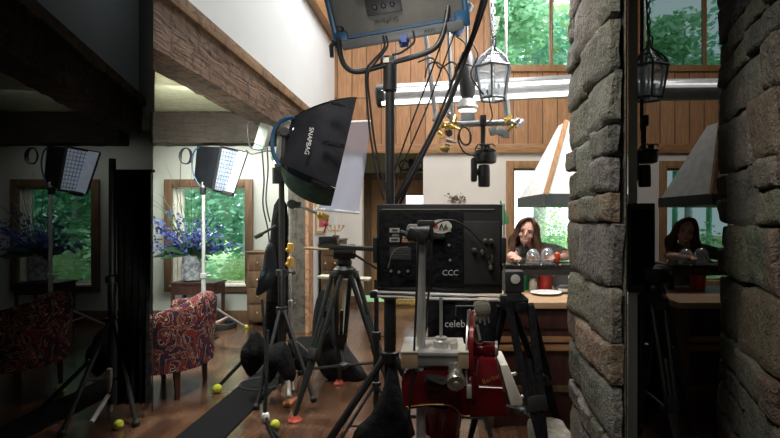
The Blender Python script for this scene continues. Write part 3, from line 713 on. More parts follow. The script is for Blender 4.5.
MB().prism(pp(SD - .05, (270, 157), (281, 149), (283, 153), (272, 161)), (0, .1, 0), .004).build('vent_plate', pm('mint', (.25, .45, .30), .5), lh)
MB().prism(pp(SD - .06, (273, 161), (283, 154), (284, 160), (276, 164)), (0, .08, 0), .003).prism(pp(SD - .14, (291, 143), (293, 128), (296, 128), (293, 147)), (0, .02, 0)).build('glowing_slot', lampglow, lh)
MB().box(at(281, 168, SD), (.09, .09, .07), None, .015).lathe([(.05, -.14), (.05, 0)], at(278, 168, SD + .1), n=12).build('mount', black, lh)
# diffusion sheet in its frame
df = thing('diffusion_sheet', 'translucent white diffusion sheet hanging between the softbox and the doorway', 'diffusion', at(338, 210, 5.0))
nb = MB(); g = []
for j in range(9):
    t = j / 8; l_ = V((344, 122, 0)).lerp(V((318, 209, 0)), t); r_ = V((371, 121, 0)).lerp(V((359, 213, 0)), t); row = []
    for i in range(9):
        p = l_.lerp(r_, i / 8); row.append(nb.b.verts.new(at(p.x, p.y, 4.95 + .35 * i / 8) + V((0, .02 * math.sin(i * 1.3 + j), 0))))
    g.append(row)
for j in range(8):
    for i in range(8): nb.b.faces.new((g[j][i], g[j][i + 1], g[j + 1][i + 1], g[j + 1][i]))
nb.build('sheet', glassm('diffusion_gel', (.72, .74, .92), .04, .4, .42, (.42, .46, .60)), df)
MB().tube([at(344, 122, 4.95), at(371, 121, 5.3)], .011).build('top_bar', whitep, df)
MB().tube([at(316, 209, 4.95), at(359, 213, 5.3)], .016).build('bottom_bar', whitep, df)
# second stand, chrome with amber clamps, arm to the sheet
cs = leg_stand('century_stand', 'chrome stand with two amber clamps between the softbox stand and the wooden post', at(290.5, 300, 4.75)[:2], 1.66, .014, chrome, .4, .4, (160, 290, 40), cat='stand')
for y in (248, 262):
    MB().lathe([(.018, -.05), (.03, -.04), (.03, .04), (.018, .05)], at(290.5, y, 4.75), n=12).ball(at(287.5, y + 2, 4.72), .02, u=8, v=6).build('amber_clamp', amber, cs)
ga = MB().tube(pp(4.75, (292, 204), (303, 207), (326, 218)), .013).build('grip_arm', chrome, cs)
MB().lathe([(.04, -.03), (.045, -.02), (.045, .02), (.04, .03)], at(292, 204, 4.74), (0, 1, 0), n=14).box(at(297, 205, 4.74), (.07, .05, .06), None, .01).build('grip', dkgrey, ga)
MB().box(at(324, 217, 4.75), (.10, .06, .07), rot('Y', 20), .015).ball(at(320, 215, 4.72), .03, u=10, v=8).build('amber_clamp', gold, ga)
MB().tube(pp(4.7, (328, 219), (324, 233)), .008).ball(at(326, 224, 4.7), .025).build('red_clip', pm('clip_red', (.55, .03, .04), .4), ga)
# cloth flag hung by the stand, sandbags at its foot
sandbag('black_jacket', 'dark blue-black jacket hanging beside the softbox stand', pp(4.8, (268, 243), (275, 248), (277, 275), (270, 288), (258, 296), (256, 290), (262, 268)), .06, mat=pm('navy', (.008, .012, .020), .8), cat='jacket', wob=.06)
sandbag('sandbag', 'black saddle sandbag nearest the black track mat at the softbox stand, left one', pp(4.3, (253, 330), (262, 336), (268, 352), (262, 366), (250, 377), (243, 366), (241, 350), (247, 341)), .10)
sandbag('sandbag', 'black sandbag slung over the softbox stand legs, middle one of three', pp(4.15, (272, 345), (285, 342), (292, 356), (296, 374), (291, 382), (283, 366), (276, 366), (270, 384), (263, 372), (266, 352)), .11)
sandbag('sandbag', 'black sandbag at the softbox stand nearest the wooden post', pp(4.5, (288, 340), (300, 345), (311, 362), (304, 370), (292, 366)), .09)
sandbag('black_drape', 'long black cloth hanging behind the softbox stand down to its legs', pp(4.95, (274, 205), (287, 205), (288, 260), (286, 340), (266, 340), (268, 270)), .05, cat='drape', base=fl(277, 222 + 750 / 4.95))
MB().tube([fl(279, 390), at(281, 352, 4.4)], .02).build('lower_tube', steel, LS_)
MB().tube([fl(289, 397, .15), at(288, 375, 4.2)], .016).build('lower_tube', steel, LS_)
ts = (MB().tube([at(258, 345, 4.55), fl(219, 386, .03)], .017).build('leg', black, LS_))
tag(MB().ball(fl(217, 389, .037), .043, u=14, v=10).build('ball_foot', pm('tennis', (.55, .62, .06), .9, 0, (.48, .55, .05), 40, .3), origin=fl(217, 389)), 'yellow tennis ball pushed on the end of the outrigger leg', 'tennis ball')
tag(MB().ball(fl(275, 424.5, .034), .0345, u=18, v=12).build('tennis_ball', MATS['tennis'], origin=fl(275, 424.5)), 'yellow-green tennis ball on the floorboards near the cable ends', 'tennis ball')
for i, p in enumerate([[(262, 300), (265, 340), (266, 380), (265, 412), (270, 425), (284, 445)], [(268, 330), (267, 372), (266, 414), (271, 432), (280, 450)]]):
    D0 = 3.75; cable('floor_cable', mat=matte, pts=[at(x, y, D0 + .6 * max(0, (400 - y) / 120)) if y < 415 else fl(x, y, .012) for x, y in p], r=.011, label=['black cable hanging straight down to the tennis ball, left of the pair', 'black cable beside the tennis ball with white tape, right of the pair'][i])
tag(MB().lathe([(.022, -.03), (.028, -.02), (.028, .02), (.022, .03)], at(265.5, 417, 3.74), n=12).lathe([(.029, -.006), (.029, .006)], at(265.5, 417, 3.74), n=12).build('cable_tie', whitep, origin=at(265.5, 417, 3.74)), 'white tape wrapped round the hanging black cables', 'tape')
coil = lambda c, r, n, tr, wob=.015: [V(c) + V((math.cos(k * .5) * r * (1 + wob * math.sin(k)), math.sin(k * .5) * r, .008 + tr * .9 * (k * .5 / (2 * PI)) * .5)) for k in range(int(n * 4 * PI))]
cable('cable_coil', coil(fl(262, 385), .19, 2, .012), .011, 'loose black cable ring on the track mat by the sandbags', k=2)
cable('cable_coil', coil(fl(221, 328), .19, 5, .03), .02, 'dark coiled cable lying on the floor behind the armchair', k=2)
tag(MB().mm((-1.83, 3.1, 0), (-1.49, 6.5, .012), .004).build('track_mat', pm('mat_black', (.004, .0045, .005), .9, spec=.15), origin=(-1.66, 4.5, 0)), 'long black mat strip running over the floor beside the armchair', 'mat')
# ---- back light with egg crate on the tall silver stand
BD = 6.2
leg_stand('light_stand', 'white-grey stand carrying the small softbox in front of the flowers', at(203.5, 300, BD + .06)[:2], 2.0, .026, pm('pole_white', (.55, .56, .55), .4), .82, .5, (74, 170, 226), fm=MATS['tennis'])
sl2 = thing('egg_crate_light', 'small black softbox with white glowing egg crate front before the left window', 'film light', at(203, 192, BD))
q0, q1, q2, q3 = at(221, 147, BD - .05), at(247, 153, BD + .25), at(233, 194, BD + .25), at(213, 190, BD - .05)
r0, r1, r2, r3 = at(197, 146, BD + .12), at(206, 147, BD + .35), at(204, 186, BD + .35), at(194, 180, BD + .12)
mb = MB()
for A_, B_, C_, E_ in ((q0, q3, r3, r0), (q0, q1, r1, r0), (q3, q2, r2, r3), (q1, q2, r2, r1), (r0, r1, r2, r3)): mb.face((A_, B_, C_, E_))
mb.build('body', sk, sl2)
MB().face((q0, q1, q2, q3)).build('diffuser', pm('crate_glow', (.8, .85, .95), .6, emit=(.72, .82, 1), es=.42), sl2)
mb = MB(); nq = ((q1 - q0).cross(q3 - q0)).normalized(); nq = -nq if nq.y > 0 else nq
for i in range(1, 9): mb.tube([q0.lerp(q1, i / 9) + nq * .01, q3.lerp(q2, i / 9) + nq * .01], .005, 4)
for i in range(1, 11): mb.tube([q0.lerp(q3, i / 11) + nq * .01, q1.lerp(q2, i / 11) + nq * .01], .005, 4)
mb.build('egg_crate', pm('crate_grey', (.35, .40, .50), .6), sl2)
mb = MB()
for A_, B_ in ((q0, q1), (q1, q2), (q2, q3), (q3, q0)): mb.tube([A_, B_], .016, 6)
mb.build('rim', black, sl2)
MB().prism([lerp(q0, q1, .62) + nq * .02, lerp(q0, q1, .95) + nq * .02, lerp(q3, q2, .95) + nq * .02, lerp(q3, q2, .55) + nq * .02], nq * .004).build('bright_flap', glow('flap_glow', (.95, .97, 1), .8), sl2)
MB().tube(smooth(pp(BD + .1, (199, 147), (194, 152), (192, 165), (195, 178), (203, 190)), 4), .010).build('yoke', pm('arri_blue', (.010, .06, .13), .4), sl2)
MB().box(at(228, 193.5, BD + .05), (.14, .08, .05), rot('Y', 12), .015).build('knob_block', rubber, sl2)
MB().box(at(203, 191, BD + .06), (.06, .06, .09), None, .01).build('mount', black, sl2)
cable('hanging_coil', [at(186 + 7 * math.cos(k * .7) * (1 - .01 * k), 156 + 8 * math.sin(k * .7), BD + .15 + .002 * k) for k in range(40)], .009, 'small coil of black cable hanging behind the egg crate light', k=2)
cable('thin_wire', pp(BD + .1, (181, 160), (180, 190), (182, 215)), .004, 'thin dark wire dangling from the coil by the egg crate light')
bb = thing('junction_box', 'grey ballast box hung under the rough beam with looped cords', 'ballast', at(260, 150, 5.6))
MB().prism(pp(5.6, (260, 122), (270, 125), (264, 147), (254, 143)), (0, .12, 0), .01).build('box', pm('box_grey', (.34, .35, .32), .5), bb)
MB().prism(pp(5.6, (254, 144), (263, 147), (262, 151), (253, 148)), (0, .1, 0), .005).build('mint_label', pm('mint', (.25, .45, .30), .5), bb)  # plain mint-coloured label under the box
for i, p in enumerate([[(259, 125), (250, 122), (248, 130), (250, 146), (258, 150), (268, 148)], [(262, 150), (264, 180), (263, 205), (268, 230), (270, 255)], [(267, 148), (268, 170), (266, 200), (270, 222)], [(246, 150), (252, 154), (266, 151), (274, 152)]]):
    cable('hanging_wire', pp(5.5, *p), .008, ['black cord looping round the grey ballast box', 'black cord hanging from the ballast box down to the jacket', 'shorter black cord hanging from the ballast box', 'black cord running from the egg crate light to the softbox lamp'][i])
tag(MB().tube(pp(4.6, (256, 237), (276, 226)), .012).tube(pp(4.6, (255, 237.5), (262, 234)), .02).build('boom_handle', rubber, origin=at(270, 230, 4.6)), 'short black handle sticking out left of the softbox stand', 'handle')

# ================================================================== LEFT ROOM FURNITURE
def table_():
    D = 7.05; t = thing('side_table', 'dark wooden side table under the left window carrying the flower vase', 'table', fl(197, 222 + 750 / D))
    z = EH - (281 - CY) / F * D; x0, x1 = at(176, 0, D).x, at(221, 0, D).x
    MB().mm((x0, D - .2, z - .03), (x1, D + .2, z), .006).build('tabletop', darkwood, t)
    MB().mm((x0 + .02, D - .18, z - .17), (x1 - .02, D + .18, z - .03)).build('apron', darkwood, t)
    for sx in (x0 + .04, x1 - .04):
        for sy in (-.16, .16): MB().tube([(sx, D + sy, 0), (sx, D + sy, z - .03)], [.022, .032], 4).build('leg', darkwood, t)
    MB().tube([(x0 + .04, D - .16, .28), (x1 - .04, D - .16, .28)], .018, 6).build('stretcher', darkwood, t)
    return t, z, D
st_, tz, TD = table_()
def flowers():
    r = random.Random(21); cx = at(193, 0, TD).x - .02
    t = thing('flower_arrangement', 'blue delphinium arrangement with tall arching grasses in a speckled vase', 'flowers', (cx, TD, tz))
    MB().lathe([(.10, 0), (.13, .02), (.135, .2), (.12, .34), (.13, .36), (.12, .36), (.11, .3)], (cx, TD, tz), n=20).build('vase', pm('speckled_vase', (.10, .11, .13), .3, 0, (.45, .47, .50), 16), t)
    top = V((cx, TD, tz + .34)); mg, mb, ml = MB(), MB(), MB()
    for i in range(46):
        a = r.uniform(-1.25, 1.25); L = r.uniform(.5, 1.5) * (1 - .2 * abs(a)); d = V((math.sin(a), r.uniform(-.35, .35), math.cos(a)))
        mid = top + V((max(-.4, d.x * L * .45), d.y * L * .6, d.z * L * .6)) + V((0, 0, .1)); e = top + V((max(-.5, d.x * L * .75), d.y * L, d.z * L)) + V((.03 * math.sin(a), 0, -.2 * abs(a)))
        mg.tube(smooth([top, mid, e], 4), [.006 - .0005 * k for k in range(9)], 4)
    for i in range(46):
        a = r.uniform(-1.35, 1.35); L = r.uniform(.28, .68); d = V((math.sin(a), r.uniform(-.6, .3), math.cos(a) * .9)).normalized(); s = top + d * L * .4; e = top + d * L * (1.15 if abs(a) < .7 else 1)
        for k in range(16):
            p = s.lerp(e, k / 15) + V((r.gauss(0, .03), r.gauss(0, .03), r.gauss(0, .03)))
            u, w = frame_dirs(V((r.gauss(0, 1), r.gauss(0, 1), r.gauss(0, 1)))); q = .026
            mb.face((p + u * q, p + w * q, p - u * q, p - w * q))
    for i in range(34):
        a = r.uniform(-1.8, 1.8); L = r.uniform(.25, .52); d = V((math.sin(a), r.uniform(-.7, .3), math.cos(a) * .5 + .02)); s = top + d * .08; e = top + d * L + V((0, 0, -.05)); w = V((d.z, 0, -d.x)) * .05 + V((0, .02, 0)); md = s.lerp(e, .5) + V((0, 0, .05))
        ml.face((s, md + w, e, md - w))
    mg.build('grass_stems', pm('stem_green', (.07, .13, .06), .6), t)['kind'] = 'stuff'
    mb.build('blooms', pm('delphinium', (.045, .07, .24), .7, 0, (.10, .14, .38), 9), t, smooth=False)['kind'] = 'stuff'
    ml.build('foliage', leafm('leaf_deep', (.02, .07, .035), (.05, .13, .06), .15), t, smooth=False)['kind'] = 'stuff'
    return t
fa = flowers()
def armchair():
    t = thing('armchair', 'barrel armchair in red and navy patterned fabric on dark legs, its back to us', 'armchair', (-2.45, 4.45, 0))
    x1 = -2.18; x0 = -2.66; y0, y1 = 4.17, 4.80
    # curved shell: near arm, back, far arm
    path = smooth([(x0 + .02, y0 + .02, 0), (x0 + .26, y0 - .02, 0), (x1 - .10, y0 + .03, 0), (x1 + .01, y0 + .16, 0), (x1 + .03, (y0 + y1) / 2, 0), (x1 + .01, y1 - .14, 0), (x1 - .10, y1 - .02, 0), (x0 + .1, y1, 0)], 5)
    n = len(path); mb = MB(); rings = []
    for i, p in enumerate(path):
        s = i / (n - 1); tan = (path[min(i + 1, n - 1)] - path[max(i - 1, 0)]).normalized(); nr = V((tan.y, -tan.x, 0))
        top = .74 + .13 * math.exp(-((s - .60) / .26) ** 2) - .10 * max(0, .25 - s) * 2; th = .055
        prof = [(th, .24), (th * 1.15, .40), (th * 1.25, top - .13), (th * 1.2, top - .05), (th * .6, top - .005), (0, top + .005), (-th * .6, top - .005), (-th * 1.2, top - .05), (-th * 1.2, .45), (-th, .24)]
        rings.append([mb.b.verts.new(p + nr * o + V((0, 0, z)) + nr * (.05 * max(0, (z - .4)))) for o, z in prof])
    for a, b in zip(rings, rings[1:]):
        for k in range(len(a)): mb.b.faces.new((a[k], a[(k + 1) % len(a)], b[(k + 1) % len(b)], b[k]))
    mb.b.faces.new(rings[0]); mb.b.faces.new(rings[-1][::-1])
    mb.build('backrest', kil, t, angle=1.2)
    MB().mm((x0 - .02, y0 + .03, .24), (x1 - .03, y1 - .03, .40), .03).build('seat', kil, t)
    MB().mm((x0 - .06, y0 + .08, .40), (x1 - .08, y1 - .08, .52), .04).build('cushion', pm('blue_cushion', (.05, .10, .22), .9), t)
    for x, y in ((x1 - .04, y0 + .06), (x1 - .04, y1 - .08), (x0 + .05, y0 + .06), (x0 + .05, y1 - .08)):
        MB().tube([(x, y, 0), (x - .01, y, .26)], [.022, .036], 4).build('leg', darkwood, t)
    return t
ac = armchair()
# slanting legs of the light stand behind the chair are its own; orange board leg on floor
tag(MB().tube([fl(206, 331), at(229, 316, 7.0)], .02, 6).build('wooden_prop', pm('orange_stick', (.42, .19, .06), .5), origin=fl(206, 331)), 'orange wooden stick leaning on the floor behind the armchair', 'stick')
def chest(name, label, x0, x1, y0, y1, z, nd, leg=.06):
    t = thing(name, label, 'chest', ((x0 + x1) / 2, (y0 + y1) / 2, 0))
    MB().mm((x0, y0, leg), (x1, y1, z), .008).build('body', brownwood, t); MB().mm((x0 - .02, y0 - .02, z), (x1 + .02, y1, z + .025), .006).build('top', brownwood, t)
    h = (z - leg - .04) / nd
    for i in range(nd):
        d = MB().mm((x0 + .03, y0 - .014, leg + .03 + i * h), (x1 - .03, y0, leg + .01 + (i + 1) * h), .004).build('drawer', brownwood, t)
        for q in (.25, .75): MB().ball((x0 + (x1 - x0) * q, y0 - .03, leg + .02 + (i + .5) * h), .014, u=8, v=6).build('knob', gold, d)
    for x in (x0 + .04, x1 - .04):
        for y in (y0 + .04, y1 - .04): MB().tube([(x, y, 0), (x, y, leg + .01)], .022, 6).build('leg', brownwood, t)
    return t
chest('chest_of_drawers', 'brown chest of drawers against the wall left of the wooden post', -2.78, -2.15, 7.2, 7.6, 1.05, 4)
chest('chest_of_drawers', 'tall brown chest of drawers right of the wooden post under the poster', -1.88, -1.58, 7.9, 8.5, 1.2, 5)
po = thing('poster', 'framed white poster with a red blot on the wall beside the wooden post', 'poster', (-1.9, 8.1, 1.5))
p0, p1 = at(313, 236, 7.7), at(331, 199, 7.7)
MB().mm((-1.94, 7.75, 1.32), (-1.915, 8.45, 1.95)).build('frame', gold, po); MB().mm((-1.916, 7.79, 1.36), (-1.91, 8.41, 1.91)).build('print', pm('poster_paper', (.75, .72, .68), .7), po)
MB().mm((-1.911, 7.9, 1.42), (-1.906, 8.2, 1.66)).build('red_blot', pm('clip_red', (.55, .03, .04), .4), po)
cd = thing('candelabrum', 'small brass candelabrum on the chest right of the wooden post', 'candelabrum', (-1.72, 8.2, 1.225))
mb = MB().lathe([(.06, 0), (.05, .015), (.012, .03), (.012, .22)], (-1.72, 8.2, 1.225), n=12)
for a in (-.14, -.07, .07, .14): mb.tube(smooth([(-1.72, 8.2, 1.38), (-1.72 + a * .6, 8.18, 1.35), (-1.72 + a, 8.18, 1.42)], 4), .008, 5).lathe([(.018, 0), (.02, .03)], (-1.72 + a, 8.18, 1.42), n=8)
mb.build('branches', gold, cd)
for a in (-.14, -.07, .07, .14): MB().tube([(-1.72 + a, 8.18, 1.44), (-1.72 + a, 8.18, 1.52)], .008, 6).build('candle', cream, cd)
gf = thing('gilt_frame', 'ornate gilt picture frame leaning on the floor behind the monitor tripods', 'frame', at(400, 310, 8.9) * 1)
gf.location.z = 0; gx0, gx1 = at(385, 0, 8.9).x, at(432, 0, 8.9).x
mb = MB().mm((gx0, 8.88, .02), (gx1, 8.95, .14), .02).mm((gx0, 8.88, .36), (gx1, 8.95, .46), .02).mm((gx0, 8.88, .02), (gx0 + .1, 8.95, .46), .02).mm((gx1 - .1, 8.88, .02), (gx1, 8.95, .46), .02)
mb.rough(.02, 14, 4).build('gilt_moulding', pm('gilt', (.55, .38, .12), .4, .6, (.25, .17, .06), 20), gf); MB().mm((gx0 + .05, 8.93, .08), (gx1 - .05, 8.95, .42)).build('canvas', brownwood, gf)
# wall ornaments
sc = thing('wall_sconce', 'dark iron scrolled lamp over the hallway door', 'lamp', at(411, 165, 10.2))
mb = MB()
for s in (-1, 1): mb.tube(smooth([at(411 + 2 * s, 163, 10.15), at(411 + 7 * s, 160, 10.1), at(411 + 12 * s, 165, 10.05), at(411 + 8 * s, 170, 10.05), at(411 + 3 * s, 169, 10.1)], 4), .018, 6)
mb.box(at(411, 163, 10.2), (.1, .1, .16), None, .02).tube(pp(10.1, (400, 170), (423, 170)), .02)
mb.build('scrollwork', black, sc); MB().lathe([(.05, 0), (.07, .08), (.04, .1)], at(411, 172, 10.1), n=12).build('shade', pm('smoke_glass', (.1, .12, .1), .2), sc)
dl = thing('hanging_dried_flowers', 'dried brown leaf spray mounted on the white wall above the monitor', 'dried flowers', at(456, 200, 9.15))
r = random.Random(5); mb = MB()
for i in range(60):
    p = at(456 + r.gauss(0, 5), 199 + r.gauss(0, 2.6), 9.1 + r.uniform(-.05, .03)); u, w = frame_dirs(V((r.gauss(0, 1), r.gauss(0, 1), r.gauss(0, 1)))); q = r.uniform(.02, .05)
    mb.face((p - u * q, p - w * q * .6, p + u * q, p + w * q * .6))
mb.build('petals', pm('dried', (.28, .22, .13), .8, 0, (.14, .11, .07), 9), dl, smooth=False)['kind'] = 'stuff'
MB().tube(pp(9.1, (447, 201), (456, 198), (466, 202)), .012, 5).build('twig', bark, dl)

# ================================================================== HANGING THINGS
def lantern():
    D = 4.0; t = thing('hanging_lantern', 'grey metal lantern with frosted panes hanging on a chain before the high window', 'lantern', at(493, 48, D))
    c = at(493, 80, D); c.z = 0; zz = lambda y: EH - (y - CY) / F * D
    def hexa(rad, z, n=6): return [c + V((rad * math.cos(PI * 2 * k / n + .35), rad * math.sin(PI * 2 * k / n + .35), z)) for k in range(n)]
    mid, low, top = hexa(.152, zz(68)), hexa(.105, zz(99)), hexa(.06, zz(55))
    zinc = pm('zinc', (.17, .18, .20), .5, .3, (.25, .26, .29))
    mb = MB()
    for k in range(6):
        n = (k + 1) % 6; mb.tube([top[k], mid[k], low[k]], .0095, 6); mb.tube([mid[k], mid[n]], .012, 6); mb.tube([low[k], low[n]], .012, 6); mb.tube([top[k], top[n]], .008, 6)
    mb.build('frame', zinc, t)
    mb = MB()
    for k in range(6):
        n = (k + 1) % 6; mb.face((mid[k], mid[n], low[n], low[k]))
    mb.build('panes', frost, t, smooth=False)
    mb = MB()
    for k in range(6):
        n = (k + 1) % 6; mb.face((top[k], top[n], mid[n], mid[k]))
    mb.build('roof_panes', glassm('roof_pane', (.8, .85, .9), .1, .1, .1), t, smooth=False)
    mb = MB()
    for k in range(6):
        mb.tube(smooth([mid[k] + V((0, 0, .0)), c + V((.12 * math.cos(k * PI / 3 + .35), .12 * math.sin(k * PI / 3 + .35), zz(60))), c + V((.05 * math.cos(k * PI / 3 + .35), .05 * math.sin(k * PI / 3 + .35), zz(52))), c + V((0, 0, zz(46)))], 4), .009, 5)
    mb.tube([c + V((0, 0, zz(47))), c + V((0, 0, zz(41)))], .02).build('crown_scrolls', zinc, t)
    mb = MB().tube([c + V((0, 0, zz(101))), c + V((0, 0, zz(66)))], .009)
    for a in (0, 2.1, 4.2): mb.tube([c + V((.045 * math.cos(a), .045 * math.sin(a), zz(97))), c + V((.045 * math.cos(a), .045 * math.sin(a), zz(84)))], .012)
    mb.build('candles', cream, t)
    mb = MB(); z = zz(42); i = 0
    while z < H - .02:
        mb.tube([c + V((.012 if i % 2 else 0, 0 if i % 2 else .012, z)), c + V((.012 if i % 2 else 0, 0 if i % 2 else .012, z + .05))], .006, 5); mb.tube([c + V((-.012 if i % 2 else 0, 0 if i % 2 else -.012, z)), c + V((-.012 if i % 2 else 0, 0 if i % 2 else -.012, z + .05))], .006, 5); z += .045; i += 1
    mb.build('chain', zinc, t)
    MB().tube(smooth([c + V((.01, -.02, zz(50))), c + V((.02, -.03, zz(38))), c + V((-.03, -.03, zz(0))), c + V((-.06, -.02, H))], 4), .007, 5).build('cord', rubber, t)
    return t
lan = lantern()
tube_l = thing('tube_light', 'long glowing silver tube light bank hanging across the boarded wall', 'tube light', at(470, 92, 6.0))
A, B = at(380, 96, 6.0), at(630, 84, 6.1); B.x = min(B.x, 2.2)
MB().tube([A + V((0, .03, .01)), B + V((0, .03, .01))], .135, 22).build('reflector', silver, tube_l)
dn = V((0, -.118, -.045))
MB().tube([A + V((.03, -.115, .03)), B + V((0, -.115, .03))], .022, 10).build('tube', tubeglow, tube_l)
MB().tube([A + V((.03, -.08, -.105)), B + V((0, -.08, -.105))], .028, 10).build('tube', tubeglow, tube_l)
MB().lathe([(.10, -.05), (.14, -.03), (.142, .05), (.13, .06)], A, (B - A), n=20).build('end_cap', dkgrey, tube_l)
MB().tube([A + V((.2, 0, .1)), V((A.x + .2, A.y, H))], .008, 6).build('suspension_wire', steel, tube_l)
MB().tube([B + V((-.1, 0, .1)), V((B.x - .1, B.y, H))], .008, 6).build('suspension_wire', steel, tube_l)
def hood():
    D = 4.75; t = thing('range_hood', 'white pyramid hood with wooden corner strips and dark rim hanging over the kitchen counter', 'hood', at(560, 200, D))
    c = V((at(575, 0, D).x, D + .1, 0)); zt, zb = EH - (122 - CY) / F * D, EH - (197 - CY) / F * D
    def sq(hw, z, ang=math.radians(7)):
        return [c + V((hw * math.sqrt(2) * math.cos(ang + PI / 4 + k * PI / 2), hw * math.sqrt(2) * math.sin(ang + PI / 4 + k * PI / 2), z)) for k in range(4)]
    top, bot = sq(.10, zt), sq(.41, zb)
    mb = MB()
    for k in range(4): mb.face((top[k], top[(k + 1) % 4], bot[(k + 1) % 4], bot[k]))
    mb.face(top); mb.build('panels', pm('hood_white', (.72, .73, .72), .5), t, smooth=False)
    mb = MB()
    for k in range(4):
        if k % 2 == 0: mb.tube([top[k] + V((0, 0, .01)), bot[k]], .026, 4)
    mb.build('corner_strips', woodtrim, t)
    b2 = [p + V((0, 0, -.085)) for p in sq(.425, zb)]; b1_ = sq(.425, zb + .012); mb = MB()
    for k in range(4): mb.face((b1_[k], b1_[(k + 1) % 4], b2[(k + 1) % 4], b2[k]))
    mb.face(b2); mb.face(b1_); mb.build('rim', pm('hood_rim', (.10, .11, .12), .4, .5), t, smooth=False)
    mb = MB(); z = zt; i = 0
    cc = c.copy(); cc.x = at(563, 0, D).x; cc = c + V((0, 0, 0))
    while z < H:
        mb.tube([cc + V((.012 if i % 2 else 0, 0 if i % 2 else .012, z)), cc + V((.012 if i % 2 else 0, 0 if i % 2 else .012, z + .06))], .006, 5); mb.tube([cc + V((-.012 if i % 2 else 0, 0 if i % 2 else -.012, z)), cc + V((-.012 if i % 2 else 0, 0 if i % 2 else -.012, z + .06))], .006, 5); z += .055; i += 1
    mb.build('chain', dkgrey, t)
    return t
hd = hood()
# overhead camera rig
rg = thing('overhead_rig', 'overhead rig of silver pipes with gold clamps holding the remote camera', 'rig', at(480, 124, 4.0))
RD = 4.0
MB().tube(pp(RD, (438, 125), (523, 122)), .024, 10).build('cross_pipe', silver, rg)
for (xa, ya, xb, yb) in ((424, 22, 437, 130), (449, 34, 452, 122)):
    p, q = at(xa, ya, RD), at(xb, yb, RD); d = (p - q); MB().tube([q, q + d * ((H - q.z) / d.z)], .018, 8).build('drop_pipe', silver, rg)
p = at(506, 100, RD + .05); MB().tube([p, at(509, 126, RD + .05)], .027, 8).tube([p, V((p.x, p.y, H))], .012, 6).build('drop_pipe', silver, rg)
r = random.Random(8)
for x, y in ((443, 122), (447, 131), (451, 141), (441, 136), (450, 115), (516, 121), (512, 127), (445, 148), (438, 129), (455, 127), (454, 119), (520, 124), (508, 119), (448, 126)):
    MB().box(at(x, y, RD - .02), (.02 + r.random() * .04, .035, .02 + r.random() * .045), rot('Y', r.uniform(-50, 50)), .006).lathe([(.010, -.045), (.016, -.04), (.010, .05)], at(x, y, RD - .05), (r.uniform(-1, 1), -.5, r.uniform(-1, 1)), n=8).tube([at(x, y, RD - .05), at(x + r.uniform(-6, 6), y + r.uniform(-4, 6), RD - .07)], .007, 6).build('clamp', gold if r.random() < .65 else silver, rg)
for x, y in ((437, 118), (446, 148), (500, 131), (506, 134), (493, 131)):
    MB().box(at(x, y, RD), (.06, .05, .07), rot('Y', r.uniform(-30, 30)), .012).build('junction', silver, rg)
MB().prism(pp(RD + .05, (461, 112), (475, 112), (475, 122), (461, 122)), (0, .02, 0), .003).build('plate', pm('plate_grey', (.45, .48, .50), .4, .4), rg)
MB().lathe([(.02, -.02), (.03, 0), (.02, .02)], at(449, 133, RD - .08), (0, 1, 0), n=14).build('lens_ring', black, rg)
pc = thing('remote_camera', 'black remote pan and tilt camera hanging upside down from the overhead rig', 'camera', at(485, 130, RD))
MB().tube(pp(RD, (483, 116), (483, 150)), .02, 10).box(at(483, 121, RD - .02), (.05, .07, .09), None, .012).build('mount_post', black, pc)
MB().lathe([(.07, -.06), (.09, -.05), (.095, .0), (.085, .04), (.05, .05)], at(485, 156, RD), n=22).build('base', black, pc)
mb = MB()
for a in range(9): mb.tube(smooth([at(475 + a * 2.5, 150 - (a % 3) * 2, RD - .07), at(480 + a * 1.3, 144 + (a % 2) * 5, RD - .11), at(496 - a * 2, 151, RD - .07)], 4), .006, 5)
mb.build('cable_loops', dkgrey, pc)
MB().box(at(474, 170, RD), (.05, .09, .19), None, .018).tube([at(474, 172, RD), at(482, 172, RD)], .03).build('yoke_arm', black, pc)
MB().lathe([(.040, 0), (.048, .01), (.048, .13), (.045, .17), (.04, .175)], at(484, 187, RD), (0, 0, 1), n=22).build('camera_barrel', black, pc)
cable('camera_cable_coil', [at(465 + 6 * math.cos(k * .6), 136 + 9 * math.sin(k * .6 + .2), RD - .06 - .001 * k) for k in range(50)], .008, 'coil of black cable hung on the rig left of the remote camera', k=2)
cable('camera_cable', pp(RD - .08, (463, 125), (458, 138), (464, 152), (475, 155), (484, 150)), .007, 'black cable drooping from the rig to the remote camera')
cable('camera_cable', pp(RD - .08, (484, 125), (492, 118), (490, 104), (487, 90)), .006, 'thin cable rising above the remote camera')
sp = thing('spot_lamp', 'black snooted spot lamp pointing down between the cables and the lantern', 'spot lamp', at(467, 60, 4.4))
q = at(467, 60, 4.4); MB().tube([q, V((q.x, q.y, H))], .012, 6).build('drop_rod', dkgrey, sp)
MB().lathe([(.05, .0), (.065, .04), (.075, .16), (.075, .34), (.05, .40)], at(467.5, 98, 4.4), n=18).build('housing', black, sp)
MB().lathe([(.085, -.02), (.095, .0), (.07, .07)], at(467.5, 108, 4.4), n=18).build('hood_ring', steel, sp)
MB().lathe([(.08, -.025), (.04, -.04)], at(467.5, 108, 4.4), n=18).build('lens', lensglow, sp)
MB().tube(smooth(pp(4.4, (458, 82), (456, 68), (467, 58), (478, 68), (477, 82)), 4), .012).build('yoke', dkgrey, sp)
bs = thing('small_blue_lamp', 'small blue film lamp hanging beside the large panel light near the cables', 'film light', at(456, 8, 3.6))
Rb = rot('Y', 28) @ rot('X', 20); cb = at(457, 24, 3.6)
MB().box(cb, (.12, .10, .15), Rb, .02).build('housing', pm('bright_blue', (.05, .20, .48), .35), bs)
mb = MB()
for i in range(4): mb.box(cb + Rb @ V((-.045 + .03 * i, -.055, 0)), (.012, .02, .12), Rb)
